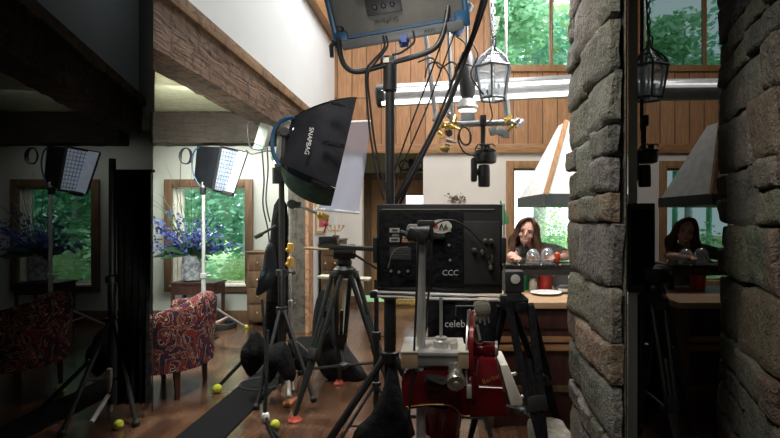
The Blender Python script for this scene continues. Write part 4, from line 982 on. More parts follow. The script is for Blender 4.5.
mb.build('fins', pm('pale_blue', (.35, .50, .70), .35), bs)
MB().box(cb + Rb @ V((-.03, -.01, .14)), (.16, .11, .05), Rb, .01).build('barn_door', pm('pale_blue', (.35, .50, .70), .35), bs)
MB().tube([cb, at(452, -20, 3.6), V((at(452, 0, 3.6).x, 3.6, H))], .012, 6).build('drop_rod', dkgrey, bs)
for i, p in enumerate([[(418, 62), (432, 58), (440, 68), (452, 62), (462, 70)], [(425, 78), (428, 66), (436, 62), (446, 70), (452, 84)], [(470, 40), (478, 55), (471, 75), (484, 95)], [(456, 36), (466, 45), (462, 60), (472, 66)]]):
    cable('rig_wire', pp(3.9, *p), .007, ['tangled black wire left of the spot lamp above the tube light', 'looping black wire over the left of the tube light', 'black wire hanging between the spot lamp and the lantern', 'black wire tangled beneath the small blue lamp'][i])
cable('chain_cord', pp(7.5, (553, -8), (552, 30), (551, 66)), .012, 'brown cord hanging before the high window next to the stone pillar', mat=brownwood)

# ================================================================== KITCHEN ISLAND
def counter(dx=0, lab='', x1=1.30):
    t = thing('kitchen_counter', 'pale wooden kitchen counter with dark drawer fronts' + lab, 'counter', (.85 + dx, 4.0, 0))
    x0 = .30
    MB().mm((x0 + dx, 3.6, .875), (x1 + dx, 4.55, .92), .006).build('worktop', planks('worktop' + lab, 'X', 'Y', (.62, .42, .25), (.52, .33, .19), (.3, .18, .1), .12, 1.5, .35, .02) if not lab else MATS['worktop'], t)
    MB().mm((x0 + .03 + dx, 3.68, .0), (x1 - .03 + dx, 4.5, .875), .004).build('carcass', darkwood, t)
    for z0, z1 in ((.72, .855), (.62, .66)): MB().mm((x0 + .05 + dx, 3.655, z0), (x1 - .04 + dx, 3.68, z1), .004).build('drawer', darkwood if z0 > .7 else woodtrimh, t)
    MB().mm((x0 + .03 + dx, 3.64, .56), (x1 - .03 + dx, 3.70, .60), .004).build('shelf_edge', woodtrimh, t)
    for x in (x0 + .06, x1 - .08): MB().mm((x - .035 + dx, 3.63, 0), (x + .035 + dx, 3.70, .87), .005).build('post', brownwood, t)
    MB().mm((x0 + .1 + dx, 3.645, .26), (x1 - .1 + dx, 3.70, .30)).build('rail', brownwood, t)
    return t
kc = counter()
bar = thing('raised_bar', 'black raised bar shelf in front of the smiling woman', 'bar', (.9, 4.3, .92))
MB().mm((.50, 4.12, 1.10), (1.42, 4.5, 1.145), .006).build('shelf', pm('bar_black', (.014, .014, .015), .22), bar)
MB().mm((.50, 4.12, 1.06), (1.42, 4.16, 1.10)).build('front_edge', black, bar)
for x in (.55, 1.25): MB().mm((x, 4.3, .92), (x + .05, 4.36, 1.1)).build('support', black, bar)
mb = MB()
for x in (519, 541, 560): mb.ball(at(x, 265, 4.115), .008, u=8, v=6)
mb.build('studs', steel, bar)
BT = 1.145
def dome(x, D, r, h, label):
    c = at(x, 0, D); t = thing('plastic_dome', label, 'dome', (c.x, D, BT), 'clear domes on the black bar')
    MB().lathe([(r, 0), (r * 1.02, .01), (r * 1.0, h * .4), (r * .82, h * .75), (r * .45, h * .96), (0.001, h)], (c.x, D, BT), n=20, cap=False).build('cover', plast, t)
    MB().lathe([(r * 1.08, 0), (r * 1.1, .008), (r * .9, .012)], (c.x, D, BT), n=20).build('tray', plast, t)
    r_ = random.Random(int(x))
    for i, (a, q, z) in enumerate(((0, .55, .02), (2.1, .5, .02), (4.2, .5, .02), (1, .2, .045))):
        o = MB().lathe([(r * .36, 0), (r * .42, .008), (r * .38, .02), (r * .1, .024)], (c.x + math.cos(a) * r * q, D + math.sin(a) * r * q, BT + z - .008), n=12).build('cookie', pm('cookie', (.42, .20, .09), .8, 0, (.28, .12, .05), 30), origin=(c.x + math.cos(a) * r * q, D + math.sin(a) * r * q, BT + z - .008))
        tag(o, ['brown cookie', 'brown cookie', 'brown cookie', 'topmost brown cookie'][i] + ' under the ' + ('left' if x < 540 else 'right') + ' clear dome on the black bar', 'cookie', 'cookies under the %s dome' % ('left' if x < 540 else 'right'))
    return t
dm1 = dome(533, 4.3, .062, .125, 'clear plastic dome of cookies on the bar, nearer the woman\'s face'); dm2 = dome(547.5, 4.28, .062, .135, 'clear plastic dome of cookies on the bar beside the red pepper')
CT = .92
rb = thing('red_bucket', 'red plastic bucket on the counter beneath the bar', 'bucket', (at(545, 0, 4.25).x, 4.25, CT))
c = V((at(545, 0, 4.25).x, 4.25, CT)); MB().lathe([(.05, 0), (.055, .005), (.064, .13), (.069, .135), (.066, .14), (.060, .13), (.052, .01)], c, n=22).build('body', pm('bucket_red', (.50, .025, .02), .35), rb)
MB().lathe([(.068, .125), (.072, .128), (.072, .138), (.068, .14)], c, n=22).build('rim', pm('bucket_red', (.50, .025, .02), .35), rb)
tag(MB().lathe([(.035, 0), (.042, .01), (.05, .11), (.055, .14), (.05, .14), (.045, .1)], (at(524, 0, 4.3).x, 4.3, CT), n=18).rough(.006, 20).build('green_tub', pm('tub_green', (.03, .38, .20), .4), origin=(at(524, 0, 4.3).x, 4.3, CT)), 'green plastic tub on the counter left of the red bucket', 'tub')
jr = thing('spice_jar', 'small white-labelled jar between the green tub and the red bucket', 'jar', (at(533, 0, 4.2).x, 4.2, CT)); c = V((at(533, 0, 4.2).x, 4.2, CT))
MB().lathe([(.03, 0), (.033, .005), (.033, .07), (.024, .085)], c, n=16).build('body', pm('jar_body', (.55, .50, .40), .3), jr); MB().lathe([(.026, .085), (.026, .105), (.02, .108)], c, n=16).build('lid', steel, jr)
tag(MB().lathe([(.04, 0), (.09, .006), (.125, .02), (.12, .024), (.085, .012), (.0, .01)], (at(546, 0, 4.0).x, 4.0, CT), n=26).build('white_plate', whitep, origin=(at(546, 0, 4.0).x, 4.0, CT)), 'white plate lying on the counter in front of the red bucket', 'plate')
bxn = thing('paper_bag', 'blue-grey crumpled packet on the counter beside the stone pillar', 'packet', (at(561, 0, 4.3).x, 4.3, CT)); c = V((at(561, 0, 4.3).x, 4.3, CT))
MB().box(c + V((0, 0, .065)), (.11, .08, .13), None, .01).rough(.01, 14, 2).build('packet', pm('packet_blue', (.28, .33, .38), .6), bxn)
tn = thing('tin', 'dark tin with cream band on the counter next to the stone pillar', 'tin', (at(564, 0, 4.05).x, 4.05, CT)); c = V((at(564, 0, 4.05).x, 4.05, CT))
MB().lathe([(.045, 0), (.047, .005), (.047, .065), (.04, .07)], c, n=18).build('body', pm('tin_dark', (.07, .07, .08), .4), tn); MB().lathe([(.0475, .02), (.0475, .045)], c, n=18, cap=False).build('band', cream, tn)
cm = thing('black_camera', 'black camera head with white ring on the tripod beside the bar', 'camera', (.47, 3.2, 1.06))
c = at(513, 281, 3.2); MB().box(c, (.13, .12, .14), None, .02).box(c - V((0, 0, .09)), (.10, .10, .06), None, .01).build('body', black, cm)
MB().lathe([(.028, 0), (.030, .012), (.024, .014)], c + V((.005, -.06, .02)), (0, -1, 0), n=18).build('white_ring', pm('print_white', (.45, .45, .42), .6), cm)
cm.location = (c.x, c.y, 1.04)
for o in cm.children: o.location -= V((c.x, c.y, 1.04)) - V((.47, 3.2, 1.06))

# ================================================================== THE WOMAN BEHIND THE BAR
skin = pm('skin', (.76, .45, .36), .55, 0, (.70, .38, .30), 14, spec=.25)
hairm = pm('brown_hair', (.15, .080, .050), .6, 0, (.05, .026, .017), 30, .3, (1, 1, .25), spec=.2)
shirt = pm('grey_tee', (.22, .225, .215), .9, 0, (.15, .155, .15), 6, .2)
def remesh(mb, name, mat, parent, vox, it=4, cut=None):
    o = mb.build(name, mat, parent)
    md = o.modifiers.new('r', 'REMESH'); md.mode = 'VOXEL'; md.voxel_size = vox
    s = o.modifiers.new('s', 'SMOOTH'); s.factor = .5; s.iterations = it
    dg = bpy.context.evaluated_depsgraph_get(); me = bpy.data.meshes.new_from_object(o.evaluated_get(dg)); o.modifiers.clear(); old = o.data; o.data = me
    for p in me.polygons: p.use_smooth = True
    if not me.materials: me.materials.append(mat)
    return o
def woman():
    t = thing('person', 'smiling person with long brown hair in a grey t-shirt leaning on the bar', 'person', (.97, 5.0, 0))
    hc = V((.822, 4.70, 1.40)); fw = V((-.34, -.92, -.06)).normalized(); up = V((.16, -.10, 1)).normalized(); up = (up - fw * up.dot(fw)).normalized(); rt = up.cross(fw).normalized()   # rt: toward image right
    if rt.x < 0: rt = -rt
    hp = lambda u, v, w: hc + rt * u + up * v + fw * w
    Rh = M((rt, -fw, up)).transposed()
    nb_ = V((.90, 4.87, 1.27)); sR = V((.79, 4.84, 1.225)); sL = V((1.12, 4.93, 1.215)); ch = V((.96, 4.96, 1.13)); pel = V((1.0, 5.12, .88))
    hR, hL = V((.655, 4.33, 1.19)), V((1.005, 4.36, 1.185)); eR, eL = V((.66, 4.66, 1.18)), V((1.22, 4.70, 1.18))
    mb = MB()
    mb.ball(hc + up * .025 - fw * .008, .1, (.77, .96, 1.0), Rh, 24, 16)                  # cranium
    mb.ball(hp(0, -.050, .028), .066, (.84, .85, .92), Rh, 20, 14)                           # jaw
    mb.ball(hp(0, -.098, .056), .019, (1, .9, .8), Rh)                                     # chin
    mb.tube([hp(0, .02, .088), hp(0, -.018, .110), hp(0, -.026, .102)], [.008, .015, .012], 8)   # nose
    for s in (-1, 1):
        mb.ball(hp(.040 * s, -.022, .066), .027, (1, .8, .9), Rh, 12, 8)                   # cheeks
        mb.ball(hp(.077 * s, -.005, -.005), .022, (.4, .7, 1.2), Rh, 10, 8)                # ears
        mb.ball(hp(.034 * s, .034, .082), .016, (1.5, .5, .5), Rh, 10, 8)                  # brows
    mb.tube([hc - up * .05 - fw * .01, nb_, ch], [.050, .052, .09], 14)
    mb.tube([sR, nb_ + V((0, .01, -.03)), sL], [.055, .07, .055], 14)
    mb.ball(ch, .15, (1.05, .72, 1.0)).tube([ch, ch.lerp(pel, .5), pel], [.145, .13, .155], 16).ball(pel, .165, (1.0, .75, .8))
    for sh, el, ha in ((sR, eR, hR), (sL, eL, hL)):
        mb.ball(sh, .058); mb.tube([sh, sh.lerp(el, .5), el], [.052, .047, .038], 12); mb.ball(el, .038); mb.tube([el, el.lerp(ha, .4), ha], [.037, .036, .024], 12)
    for s in (-1, 1):
        h_, k_, a_ = pel + V((.085 * s, 0, -.05)), V((1.0 + .09 * s, 5.10, .48)), V((1.0 + .1 * s, 5.16, .07))
        mb.tube([h_, k_, a_], [.085, .055, .038], 12); mb.ball(k_, .054); mb.tube([a_ + V((0, .04, -.03)), a_ + V((0, -.08, -.035)), a_ + V((0, -.17, -.045))], [.038, .04, .028], 10)
    # hands: palm, four fingers, thumb from the side of the palm
    for ha, el, sg in ((hR, eR, 1), (hL, eL, -1)):
        d = (ha - el); d.z *= .3; d.normalize(); sd = V((-d.y, d.x, 0)).normalized() * -sg
        pc_ = ha + d * .045
        mb.tube([ha - d * .01, pc_, ha + d * .085], [.022, .03, .027], 10); mb.ball(pc_, .036, (1, 1, .55))
        for j, L in enumerate((.068, .078, .072, .056)):
            o = (j - 1.5) * .019; b_ = ha + d * .082 + sd * -o; k1 = b_ + d * L * .5 + V((0, 0, .008)); k2 = b_ + d * L * .85 + V((0, 0, -.014))
            mb.tube([b_ - d * .015, b_, k1, k2], [.009, .0092, .0086, .007], 8)
        b_ = ha + d * .03 + sd * .028; mb.tube([b_ - sd * .012, b_ + sd * .02 + d * .02, b_ + sd * .028 + d * .052], [.012, .0105, .008], 8)
    remesh(mb, 'body', skin, t, .0065, 3)
    # t-shirt over the torso and upper arms
    mb = MB()
    mb.tube([nb_ + V((.005, .015, .012)), nb_ + V((.01, .02, -.03)), ch, ch.lerp(pel, .5), pel + V((0, 0, .0))], [.062, .082, .165, .152, .17], 18)
    mb.tube([sR, nb_ + V((0, .015, -.03)), sL], [.068, .08, .068], 14).ball(ch, .165, (1.06, .75, 1.0)).ball(pel + V((0, 0, .03)), .175, (1.02, .78, .6))
    for sh, el in ((sR, eR), (sL, eL)): mb.ball(sh, .070); mb.tube([sh, sh.lerp(el, .35), sh.lerp(el, .68)], [.068, .064, .062], 14)
    remesh(mb, 'tshirt', shirt, t, .010, 3)
    mb = MB()
    for s in (-1, 1):
        h_, k_, a_ = pel + V((.085 * s, 0, -.03)), V((1.0 + .09 * s, 5.10, .48)), V((1.0 + .1 * s, 5.16, .10)); mb.tube([h_, k_, a_], [.10, .068, .056], 12)
    mb.ball(pel + V((0, 0, -.02)), .175, (1.0, .78, .6)); remesh(mb, 'trousers', pm('denim', (.03, .04, .07), .8), t, .012, 2)
    # face
    for s in (-1, 1):
        e = MB().ball(hp(.033 * s, .012, .078), .0125, (1.25, .6, .55), Rh, 12, 8).build('eye', pm('eye_white', (.7, .68, .66), .3), t)
        MB().ball(hp(.033 * s - .001, .0115, .0845), .0062, (1, .5, .9), Rh, 10, 8).build('iris', pm('iris', (.03, .018, .012), .2), e)
        MB().tube(smooth([hp(.016 * s, .032, .090), hp(.035 * s, .039, .088), hp(.054 * s, .029, .072)], 3), .0042, 5).build('eyebrow', hairm, t)
        MB().tube(smooth([hp(.018 * s, .0185, .089), hp(.033 * s, .021, .089), hp(.049 * s, .014, .077)], 3), .0028, 5).build('eyelash', hairm, t)
    lo_ = smooth([hp(-.038, -.050, .078), hp(-.020, -.073, .094), hp(0, -.079, .099), hp(.020, -.073, .094), hp(.038, -.050, .078)], 4); hi_ = smooth([hp(-.038, -.050, .078), hp(-.018, -.053, .096), hp(0, -.054, .101), hp(.018, -.053, .096), hp(.038, -.050, .078)], 4)
    mb = MB()
    for i in range(len(lo_) - 1): mb.face((lo_[i], lo_[i + 1], hi_[i + 1], hi_[i]))
    mb.build('teeth', pm('teeth', (.82, .80, .76), .3), t)
    MB().tube(lo_, [.0015 + .003 * math.sin(PI * i / (len(lo_) - 1)) for i in range(len(lo_))], 6).tube(hi_, [.0015 + .002 * math.sin(PI * i / (len(hi_) - 1)) for i in range(len(hi_))], 6).build('lips', pm('lips', (.50, .14, .13), .4), t)
    # hair: cap with a side parting and long locks
    mb = MB(); r = random.Random(4)
    n0 = MB(); n0.ball(hc + up * .030 - fw * .014, .112, (.86, 1.0, 1.0), Rh, 28, 20)
    kill = [v for v in n0.b.verts if (v.co - hc).dot(fw) > .012 and (v.co - hc).dot(up) < .118 - .3 * abs((v.co - hc).dot(rt) - .012)] + [v for v in n0.b.verts if (v.co - hc).dot(up) < -.06]
    kill = list(set(kill)); bmesh.ops.delete(n0.b, geom=kill, context='VERTS'); bmesh.ops.solidify(n0.b, geom=n0.b.faces[:], thickness=.008)
    hb = n0.build('hair', hairm, t)
    for i in range(54):
        a = r.uniform(-2.75, 2.75); s = 1 if a > 0 else -1; a0 = abs(a); ca, sa = math.cos(a0), math.sin(a0) * s
        # a0 = 0 is the front; keep locks off the face
        if a0 < .95: a0 = .95 + r.random() * .4; ca, sa = math.cos(a0), math.sin(a0) * s
        rx, rz = .092, .108
        top_ = hp(.012 + r.uniform(-.012, .012), .122 + r.uniform(-.006, .008), .03 * ca); q1 = hp(rx * sa * .92, .075, rz * ca * .75); q2 = hp(rx * sa * 1.10, -.02, rz * ca * .72 + .004)
        L = r.uniform(.17, .27) if s > 0 else r.uniform(.14, .22)
        q3 = hp(rx * sa * 1.25 + .01 * s, -.10, rz * ca * .72) + V((0, 0, 0)); q4 = q3 + V((.015 * s + r.uniform(-.02, .03) + (.04 if s > 0 else 0), r.uniform(-.02, .02) - .02, -L * .62))
        q5 = q4 + V((.03 * r.uniform(-1, 1) + (.03 if s > 0 else -.005), r.uniform(-.02, .02), -.05)); q2 = q2 + rt * r.uniform(-.008, .012) * s; q3 = q3 + rt * r.uniform(-.012, .03) * s
        pts = smooth([top_, q1, q2, q3, q4, q5], 5); nn = len(pts)
        mb.tube(pts, [.006 + .0115 * math.sin(PI * min(.9, .18 + .82 * k / nn)) for k in range(nn)], 6)
    for i in range(26):
        s = 1 if i % 2 else -1; k = r.random()
        pts = smooth([hp(.012, .140, -.03 + .05 * k), hp(.012 + .030 * s, .132 + .004 * k, .012 + .050 * k), hp(.068 * s, .098, .048 + .030 * k), hp(.094 * s, .035, .030 + .022 * k), hp(.098 * s, -.05, .018 + .02 * k), hp(.108 * s, -.14, .02)], 4); nn = len(pts)
        mb.tube(pts, [.005 + .009 * math.sin(PI * min(.9, .15 + .85 * q / nn)) for q in range(nn)], 6)
    mb.build('locks', hairm, hb)
    return t
wm = woman()
rp = thing('red_pepper', 'red-orange pepper held up on the bar by the person\'s hand', 'pepper', (1.0, 4.27, BT))
MB().lathe([(.005, 0), (.022, .015), (.03, .05), (.026, .085), (.008, .10)], (1.0, 4.28, BT), (.05, 0, 1), n=12).build('flesh', pm('pepper', (.55, .07, .02), .3), rp); MB().tube([(1.005, 4.28, BT + .095), (1.01, 4.28, BT + .125)], .006).build('stalk', pm('stem_green', (.07, .13, .06), .6), rp)
tag(MB().prism(pp(5.2, (501, 200), (510, 222), (501, 226)), (0, .1, 0), .01).tube([at(500, 224, 5.25), fl(500, 222 + 750 / 5.25)], .02).build('green_flag', pm('flag_green', (.05, .30, .10), .8), origin=fl(500, 222 + 750 / 5.25)), 'green cloth flag on a post beyond the monitor edge beside the person', 'flag')

# ================================================================== RED SLICER (front)
ZD = 1.95; S = lambda x, y, d=0: at(x, y, ZD + d)
sv = thing('meat_slicer', 'red enamelled vintage meat slicer with chrome carriage on its pedestal, bottom centre', 'meat slicer', (S(450, 0).x, ZD + .15, 0))
z0 = S(0, 412).z
MB().prism(smooth(pp(ZD, (404, 373), (440, 371), (470, 372), (472, 395), (470, 417), (462, 417), (452, 408), (430, 406), (410, 409), (404, 404)), 3, True), (0, .30, 0), .008).build('base', redp, sv)
MB().tube(smooth(pp(ZD - .004, (406, 407), (430, 404.5), (452, 406), (461, 415), (470, 416)), 4), .0022, 5).build('gilt_line', pm('gilt', (.55, .38, .12), .4, .6), sv)
c = V((S(443, 0).x, ZD + .16, 0))
MB().lathe([(.20, 0), (.21, .02), (.19, .05), (.10, .12), (.075, .3), (.07, .6), (.085, z0 - .06), (.13, z0 + .0)], c, n=8).build('pedestal', redp, sv)
MB().prism(pp(ZD + .02, (478, 358), (496, 359), (502, 384), (509, 417), (466, 418), (468, 384)), (0, .26, 0), .012).build('motor_housing', redp, sv)
MB().tube(pp(ZD + .012, (479, 387), (502, 388)), .0022, 5).tube(pp(ZD + .012, (478, 360), (474, 392), (468, 416)), .0016, 5).build('trim_line', pm('bright_alloy', (.8, .8, .78), .3, .7), sv)
text('lettering', 'Berkel', .028, S(491, 379, .006), at(500, 376, ZD) - at(482, 383, ZD), (0, 0, 1), gold, sv)
MB().lathe([(.026, -.03), (.03, -.025), (.03, .028), (.02, .034)], S(490, 349, .08), (1, -.1, 0), n=22).lathe([(.022, -.06), (.022, .0)], S(487, 349, .08), (1, -.1, 0), n=18).build('drum', redp, sv)
MB().lathe([(.031, .02), (.033, .022), (.033, .029), (.031, .031)], S(490, 349, .08), (1, -.1, 0), n=22).build('drum_rim', chrome, sv)
bax = V((1, -.13, 0)).normalized(); bc = S(472, 351, .14)
MB().lathe([(.03, -.018), (.15, -.012), (.168, .0), (.168, .014), (.12, .024), (.03, .03)], bc, bax, n=44).build('blade_guard', redp, sv)
MB().lathe([(.16, -.016), (.172, -.014), (.172, -.008), (.16, -.006)], bc, bax, n=44).build('blade', chrome, sv)
MB().box(S(472, 384, .02), (.03, .05, .10), None, .01).build('guard_foot', redp, sv)
MB().box(S(482, 308, .05), (.062, .08, .050), rot('Y', -6), .012).box(S(480, 317, .05), (.05, .06, .025), rot('Y', -6), .006).build('sharpener', pm('sharpener_alloy', (.62, .60, .48), .25, .8), sv)
mb = MB()
for x in (474, 479, 484, 488): mb.tube(pp(ZD + .02, (x, 316), (x + 1, 327 - (x % 3) * 2)), .0035, 6)
mb.tube(pp(ZD + .03, (468.5, 310), (468, 345)), .006, 6).tube(pp(ZD + .02, (477, 325), (480, 340)), .006, 6); mb.build('sharpener_pins', steel, sv)
MB().prism(pp(ZD - .02, (400, 352), (466, 353), (466, 357), (400, 356)), (0, .26, 0), .004).build('carriage_table', pm('bright_alloy', (.8, .8, .78), .3, .7), sv)
MB().prism(pp(ZD - .01, (412, 356), (462, 357), (462, 366), (412, 366)), (0, .2, 0), .004).build('carriage_rail', steel, sv)
tanb = pm('tan_block', (.40, .29, .17), .5)
for (xa, xb) in ((401, 418), (458, 469)):
    bl = MB().prism(pp(ZD - .03, (xa, 354), (xb, 354), (xb, 369), (xa, 369)), (0, .12, 0), .004).build('end_block', tanb, sv)
    MB().prism(pp(ZD - .032, (xa, 353.5), (xb, 353.5), (xb, 351.5), (xa, 351.5)), (0, .125, 0), .002).build('cream_top', cream, bl)
MB().lathe([(.007, 0), (.007, .22)], S(441, 352, .06), n=10).build('feed_rod', steel, sv)
MB().lathe([(.03, 0), (.03, .05), (.024, .055), (.024, .065)], S(441, 353, .06), n=18).build('feed_cup', chrome, sv)
mb = MB().box(S(425, 347, .09), (.10, .06, .022), rot('Y', 6), .006).box(S(455, 347, .07), (.03, .08, .05), rot('Y', -14), .006).tube(pp(ZD + .12, (420, 339), (440, 338), (457, 346), (462, 354)), .006).tube(pp(ZD + .05, (428, 351), (428, 344)), .008)
mb.build('meat_grip', chrome, sv)
MB().lathe([(.033, 0), (.036, .006), (.036, .03), (.028, .034), (.028, .14), (.02, .15)], S(456, 384, -.09), (0.0, 1, .40), n=22).build('chrome_knob', pm('knob_alloy', (.62, .62, .55), .25, .9), sv)
MB().lathe([(.012, 0), (.010, -.004)], S(456, 384, -.09), (0.0, 1, .40), n=14).build('knob_cap', steel, sv)
MB().box(S(436, 381, -.02), (.09, .05, .04), rot('Y', 8), .016).tube(pp(ZD - .04, (428, 378), (442, 384), (448, 382)), .012).build('lever', rubber, sv)
MB().box(S(469, 391, -.02), (.02, .03, .05), None, .004).build('catch', chrome, sv)
MB().prism(pp(ZD + .04, (500, 365), (508, 365), (523, 402), (522, 406), (511, 406)), (0, .22, 0), .004).build('receiving_plate', cream, sv)
mb = MB()
for y in (374, 397): mb.tube([S(500 + (y - 365) * .37, y, .12), S(521 if y > 380 else 514, y, .12)], .006).ball(S(522 if y > 380 else 515, y, .12), .009, u=8, v=6)
mb.build('plate_bolts', steel, sv)
text('lettering', 'B', .02, S(434, 397, -.003), (1, 0, 0), (0, 0, 1), pm('gilt_dim', (.28, .13, .06), .4, .4), sv)
ob = MB().lathe([(.022, -.001), (.022, .001), (.019, .002)], (0, 0, 0), (0, -1, 0), n=24); bmesh.ops.transform(ob.b, matrix=M.Translation(S(434, 397, -.0015)) @ M.Diagonal((1.2, 1, .62, 1)), verts=ob.b.verts); ob.build('emblem', pm('emblem_red', (.16, .03, .02), .3, .3), sv)
# rough stone block by the pillar foot
hs = MB().box((.72, 3.3, .07), (.24, .34, .15), None, .03).rough(.02, 9, 3).build('hearth_stone', pm('pale_stone', (.33, .30, .25), .8, 0, (.2, .18, .15), 16, .5), origin=(.72, 3.3, 0)); tag(hs, 'pale rough stone block on the floor at the foot of the pillar', 'stone')
tag(MB().mm((-1.28, 4.05, 0), (-1.2, 4.2, .03), .01).rough(.01, 20, 2).build('orange_wrapper', pm('wrap', (.45, .18, .08), .6), origin=(-1.24, 4.12, 0)), 'orange-brown scrap lying on the floor beside the grey tube foot', 'scrap')

# ================================================================== DIM BAYS AT EITHER SIDE
K = -153 / F; K2 = 153 / F
dup(st_, (K * TD, 0, 0), 'dark side table under the dim far left window'); dup(fa, (K * TD, 0, 0), 'dusky flower arrangement before the dim far left window')
dup(ac, (K * 4.45, 0, 0), 'patterned barrel armchair standing in the dim bay at the left edge')
e2 = dup(sl2, (K * BD, 0, 0), 'egg crate softbox in the dim left bay before its window')
for ch in [k for k in bpy.data.objects if k.parent == e2]:
    if ch.name.startswith(('diffuser', 'bright_flap')):
        ch.data = ch.data.copy(); ch.data.materials[0] = pm('dim_crate', (.7, .75, .85), .6, emit=(.72, .82, 1), es=.10)  # diffuser copy with lowered glow, the bay's dimness put into the material
o = [x for x in bpy.data.objects if x.get('label', '').startswith('white-grey stand')][0]; dup(o, (K * (BD + .06), 0, 0), 'pale light stand carrying the egg crate softbox in the dim left bay')
o = [x for x in bpy.data.objects if x.get('label', '').startswith('black stand carrying the big')][0]; dup(o, (K * 3.95 + .03, -.5, 0), 'black light stand weighted with a sandbag in the dim left bay')
for s, l in (('black saddle sandbag nearest', 'black sandbag at the light stand in the dim left bay, left one'), ('black sandbag slung', 'black sandbag at the light stand in the dim left bay, right one'), ('long black mat', 'long black mat strip over the floor of the dim left bay'), ('yellow-green tennis', 'tennis ball on the floor of the dim left bay'), ('yellow tennis ball pushed', 'yellow ball foot of the outrigger leg in the dim left bay'), ('small coil', 'coil of black cable behind the egg crate softbox in the dim left bay')):
    o = [x for x in bpy.data.objects if x.get('label', '').startswith(s)][0]
    dup(o, (K * o.location.y, 0, 0), l)
dup(lan, (K2 * 4.0 + .02, 0, 0), 'metal lantern hanging on a chain in the dim right bay'); dup(hd, (K2 * 4.8, 0, 0), 'white pyramid hood with dark rim hanging in the dim right bay')
dup(wm, (K2 * 4.85, 0, 0), 'person with long brown hair in the dim right bay')
bb2 = dup(bar, (K2 * 4.3 + .1, 0, 0), 'black raised bar shelf before the person in the dim right bay'); dup(kc, (1.42, 0, 0), 'kitchen counter below the bar in the dim right bay')
dup(rb, (K2 * 4.25, 0, 0), 'red bucket on the counter in the dim right bay')
dup(dm1, (K2 * 4.3, 0, 0), 'clear dome on the bar in the dim right bay, left one'); dup(dm2, (K2 * 4.3, 0, 0), 'clear dome on the bar in the dim right bay, right one')
nb = MB(); g = [[nb.b.verts.new(at(x, y, 3.85) + V((0, .05 * math.sin(x * .9 + y * .006), 0))) for x in range(117, 153, 2)] for y in (172, 200, 250, 300, 350, 403)]
for ra, rb_ in zip(g, g[1:]):
    for i in range(len(ra) - 1): nb.b.faces.new((ra[i], ra[i + 1], rb_[i + 1], rb_[i]))
nb.tube([at(115, 171, 3.85), at(154, 171, 3.85)], .012)
tag(nb.build('black_drape', matte, origin=at(134, 403, 3.85)), 'wide black pleated cloth hanging from a bar on the stand in the dim left bay', 'drape')
t2 = thing('tube_light', 'silver tube light bank crossing the dim right bay', 'tube light', (3.2, 6.3, 3.1))
MB().tube([(2.46, 6.3, 3.16), (4.6, 6.3, 3.18)], .135, 20).build('reflector', silver, t2)
MB().tube([(2.46, 6.19, 3.18), (4.6, 6.19, 3.2)], .036, 8).build('tube', pm('dim_tube', (.8, .8, .8), .5, emit=(1, .97, .93), es=.25), t2)  # tube glow lowered in the material to make this bay dim
for x in (2.6, 4.4): MB().tube([(x, 6.3, 3.2), (x, 6.3, H)], .008, 6).build('suspension_wire', steel, t2)
t3 = tripod('tripod', 'black tripod in the dim right bay below the dark screen', (1.36, 3.2, 1.0), [(1.74, 3.4, 0), (1.44, 3.6, 0), (1.36, 2.8, 0)], black, head=True, w=.04, rad=.018)
m2 = thing('dark_screen', 'narrow black screen at the left of the dim right bay', 'monitor', (1.27, 3.2, 1.16))
MB().mm((1.20, 3.18, 1.05), (1.37, 3.24, 1.62), .008).build('case', black, m2); MB().mm((1.215, 3.172, 1.1), (1.35, 3.18, 1.58)).build('back_plate', matte, m2)
rc = dup(pc, (K2 * 4.0 + .06, 0, 0), 'black remote camera hanging at the left of the dim right bay')
q = rc.location; MB().tube([V((q.x - .03, q.y, q.z)), V((q.x - .03, q.y, H))], .015).build('drop_rod', dkgrey, rc)

# ================================================================== LIGHT (unseen fills and spots added to brighten, sun), WORLD, CAMERA
def area(name, loc, tgt, size, power, c=(1, 1, 1), sy=None):
    l = bpy.data.lights.new(name, 'AREA'); l.energy = power; l.color = c; l.size = size
    if sy: l.shape = 'RECTANGLE'; l.size_y = sy
    o = bpy.data.objects.new(name, l); col.objects.link(o); o.location = loc; o.rotation_euler = (V(tgt) - V(loc)).to_track_quat('-Z', 'Y').to_euler(); return o
def spot(name, loc, tgt, power, deg, c=(1, 1, 1), r=.15, blend=.5):
    l = bpy.data.lights.new(name, 'SPOT'); l.energy = power; l.color = c; l.spot_size = math.radians(deg); l.spot_blend = blend; l.shadow_soft_size = r
    o = bpy.data.objects.new(name, l); col.objects.link(o); o.location = loc; o.rotation_euler = (V(tgt) - V(loc)).to_track_quat('-Z', 'Y').to_euler(); return o
area('ceiling_fill', (.0, 6.6, 5.85), (0, 6.8, 0), 2.6, 190, (1, .98, .95))  # unseen area lamp added to brighten the upper walls
area('gable_fill', (.2, 4.2, 5.6), (-1.9, 5.5, 4.0), 1.6, 14, (.80, .90, 1))  # unseen cool area lamp added for the plaster wall over the beam
area('left_room_fill', (-2.5, 4.95, 2.84), (-2.7, 5.6, 0), .5, 105, (.93, 1, .92))
spot('face_key', (.05, 3.3, 2.5), (.85, 4.7, 1.33), 75, 26, (1, .95, .91), .5)
area('left_wall_fill', (-3.0, 6.95, 2.72), (-3.0, 7.2, 0), 1.4, 46, (.97, 1, .93), .4)
area('bay_wall_fill', (-5.4, 6.95, 2.72), (-5.4, 7.2, 0), 1.4, 2.5, (.97, 1, .93), .4)
area('kitchen_fill', (.75, 4.0, 3.4), (.95, 4.7, 1.2), .7, 60, (1, .97, .93))
area('wall_wash', (.6, 6.8, 4.6), (.3, 9.2, 2.2), 1.2, 25, (1, .95, .9))
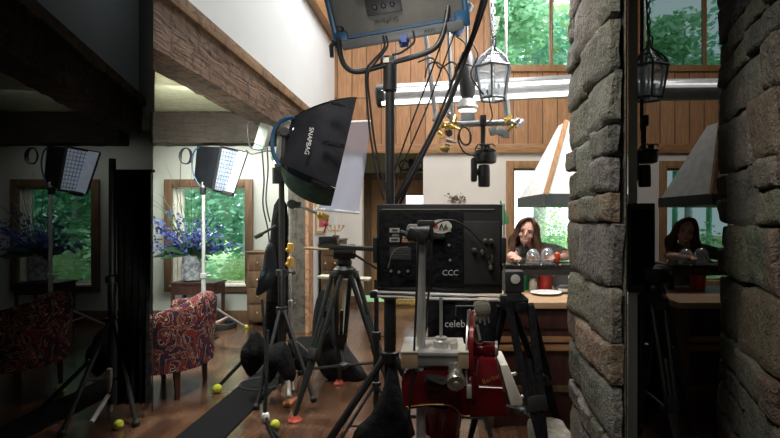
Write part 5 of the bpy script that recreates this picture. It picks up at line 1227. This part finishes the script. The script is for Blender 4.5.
spot('floor_pool', (-.7, 3.2, 4.6), (-.9, 4.3, 0), 520, 46, (1, .93, .86), .3)
spot('front_key', (.15, .7, 3.0), (.05, 2.4, .9), 42, 55, (1, .95, .9), .3)
spot('pillar_key', (-.4, 1.5, 3.3), (.83, 2.8, 1.4), 150, 70, (1, .96, .89), .3)
spot('upward_fill', (-.85, 2.0, .35), (-2.9, 6.2, 2.55), 85, 40, (1, .98, .85), .2)  # added spot below the view, brightens the left room's ceiling; no floor lamp here
spot('panel_key', (.15, .7, 1.3), (-.25, 2.6, 2.6), 60, 40, (1, .98, .95), .2)  # unseen spot added to lighten the film light panel
spot('beam_key', (-.2, 3.2, 2.2), (-1.95, 4.6, 2.9), 24, 75, (1, .94, .88), .3)
area('left_bay_fill', (-4.6, 5.0, 2.8), (-4.8, 6, 0), .8, 2.6, (.9, 1, .95))
area('left_bay_gable', (-3.0, 4.6, 5.6), (-3.6, 5.2, 4), .8, 5, (.9, .95, 1))
area('right_bay_fill', (3.1, 5.6, 5.4), (3.4, 7.2, 1.5), 1.2, 50, (1, .96, .92))
sun = bpy.data.lights.new('sun', 'SUN'); sun.energy = 7; sun.angle = .03; so = bpy.data.objects.new('sun', sun); col.objects.link(so); so.rotation_euler = (math.radians(12), math.radians(48), 0)
w = bpy.data.worlds.new('sky'); bpy.context.scene.world = w; w.use_nodes = True
bg = w.node_tree.nodes['Background']; bg.inputs['Color'].default_value = (.82, .92, 1, 1); bg.inputs['Strength'].default_value = 2.6
cam = bpy.data.cameras.new('camera'); co = bpy.data.objects.new('camera', cam); col.objects.link(co)
co.location = (0, 0, EH); co.rotation_euler = (PI / 2, 0, 0); cam.sensor_width = 36; cam.lens = 36 * F / 780
cam.shift_x = (390 - CX) / 780; cam.shift_y = -(219 - CY) / 780; cam.clip_start = .05
sc_ = bpy.context.scene; sc_.camera = co
sc_.view_settings.view_transform = 'Standard'; sc_.view_settings.look = 'None'; sc_.view_settings.exposure = 0
sc_.cycles.max_bounces = 6; sc_.cycles.transparent_max_bounces = 16; sc_.cycles.sample_clamp_indirect = 4
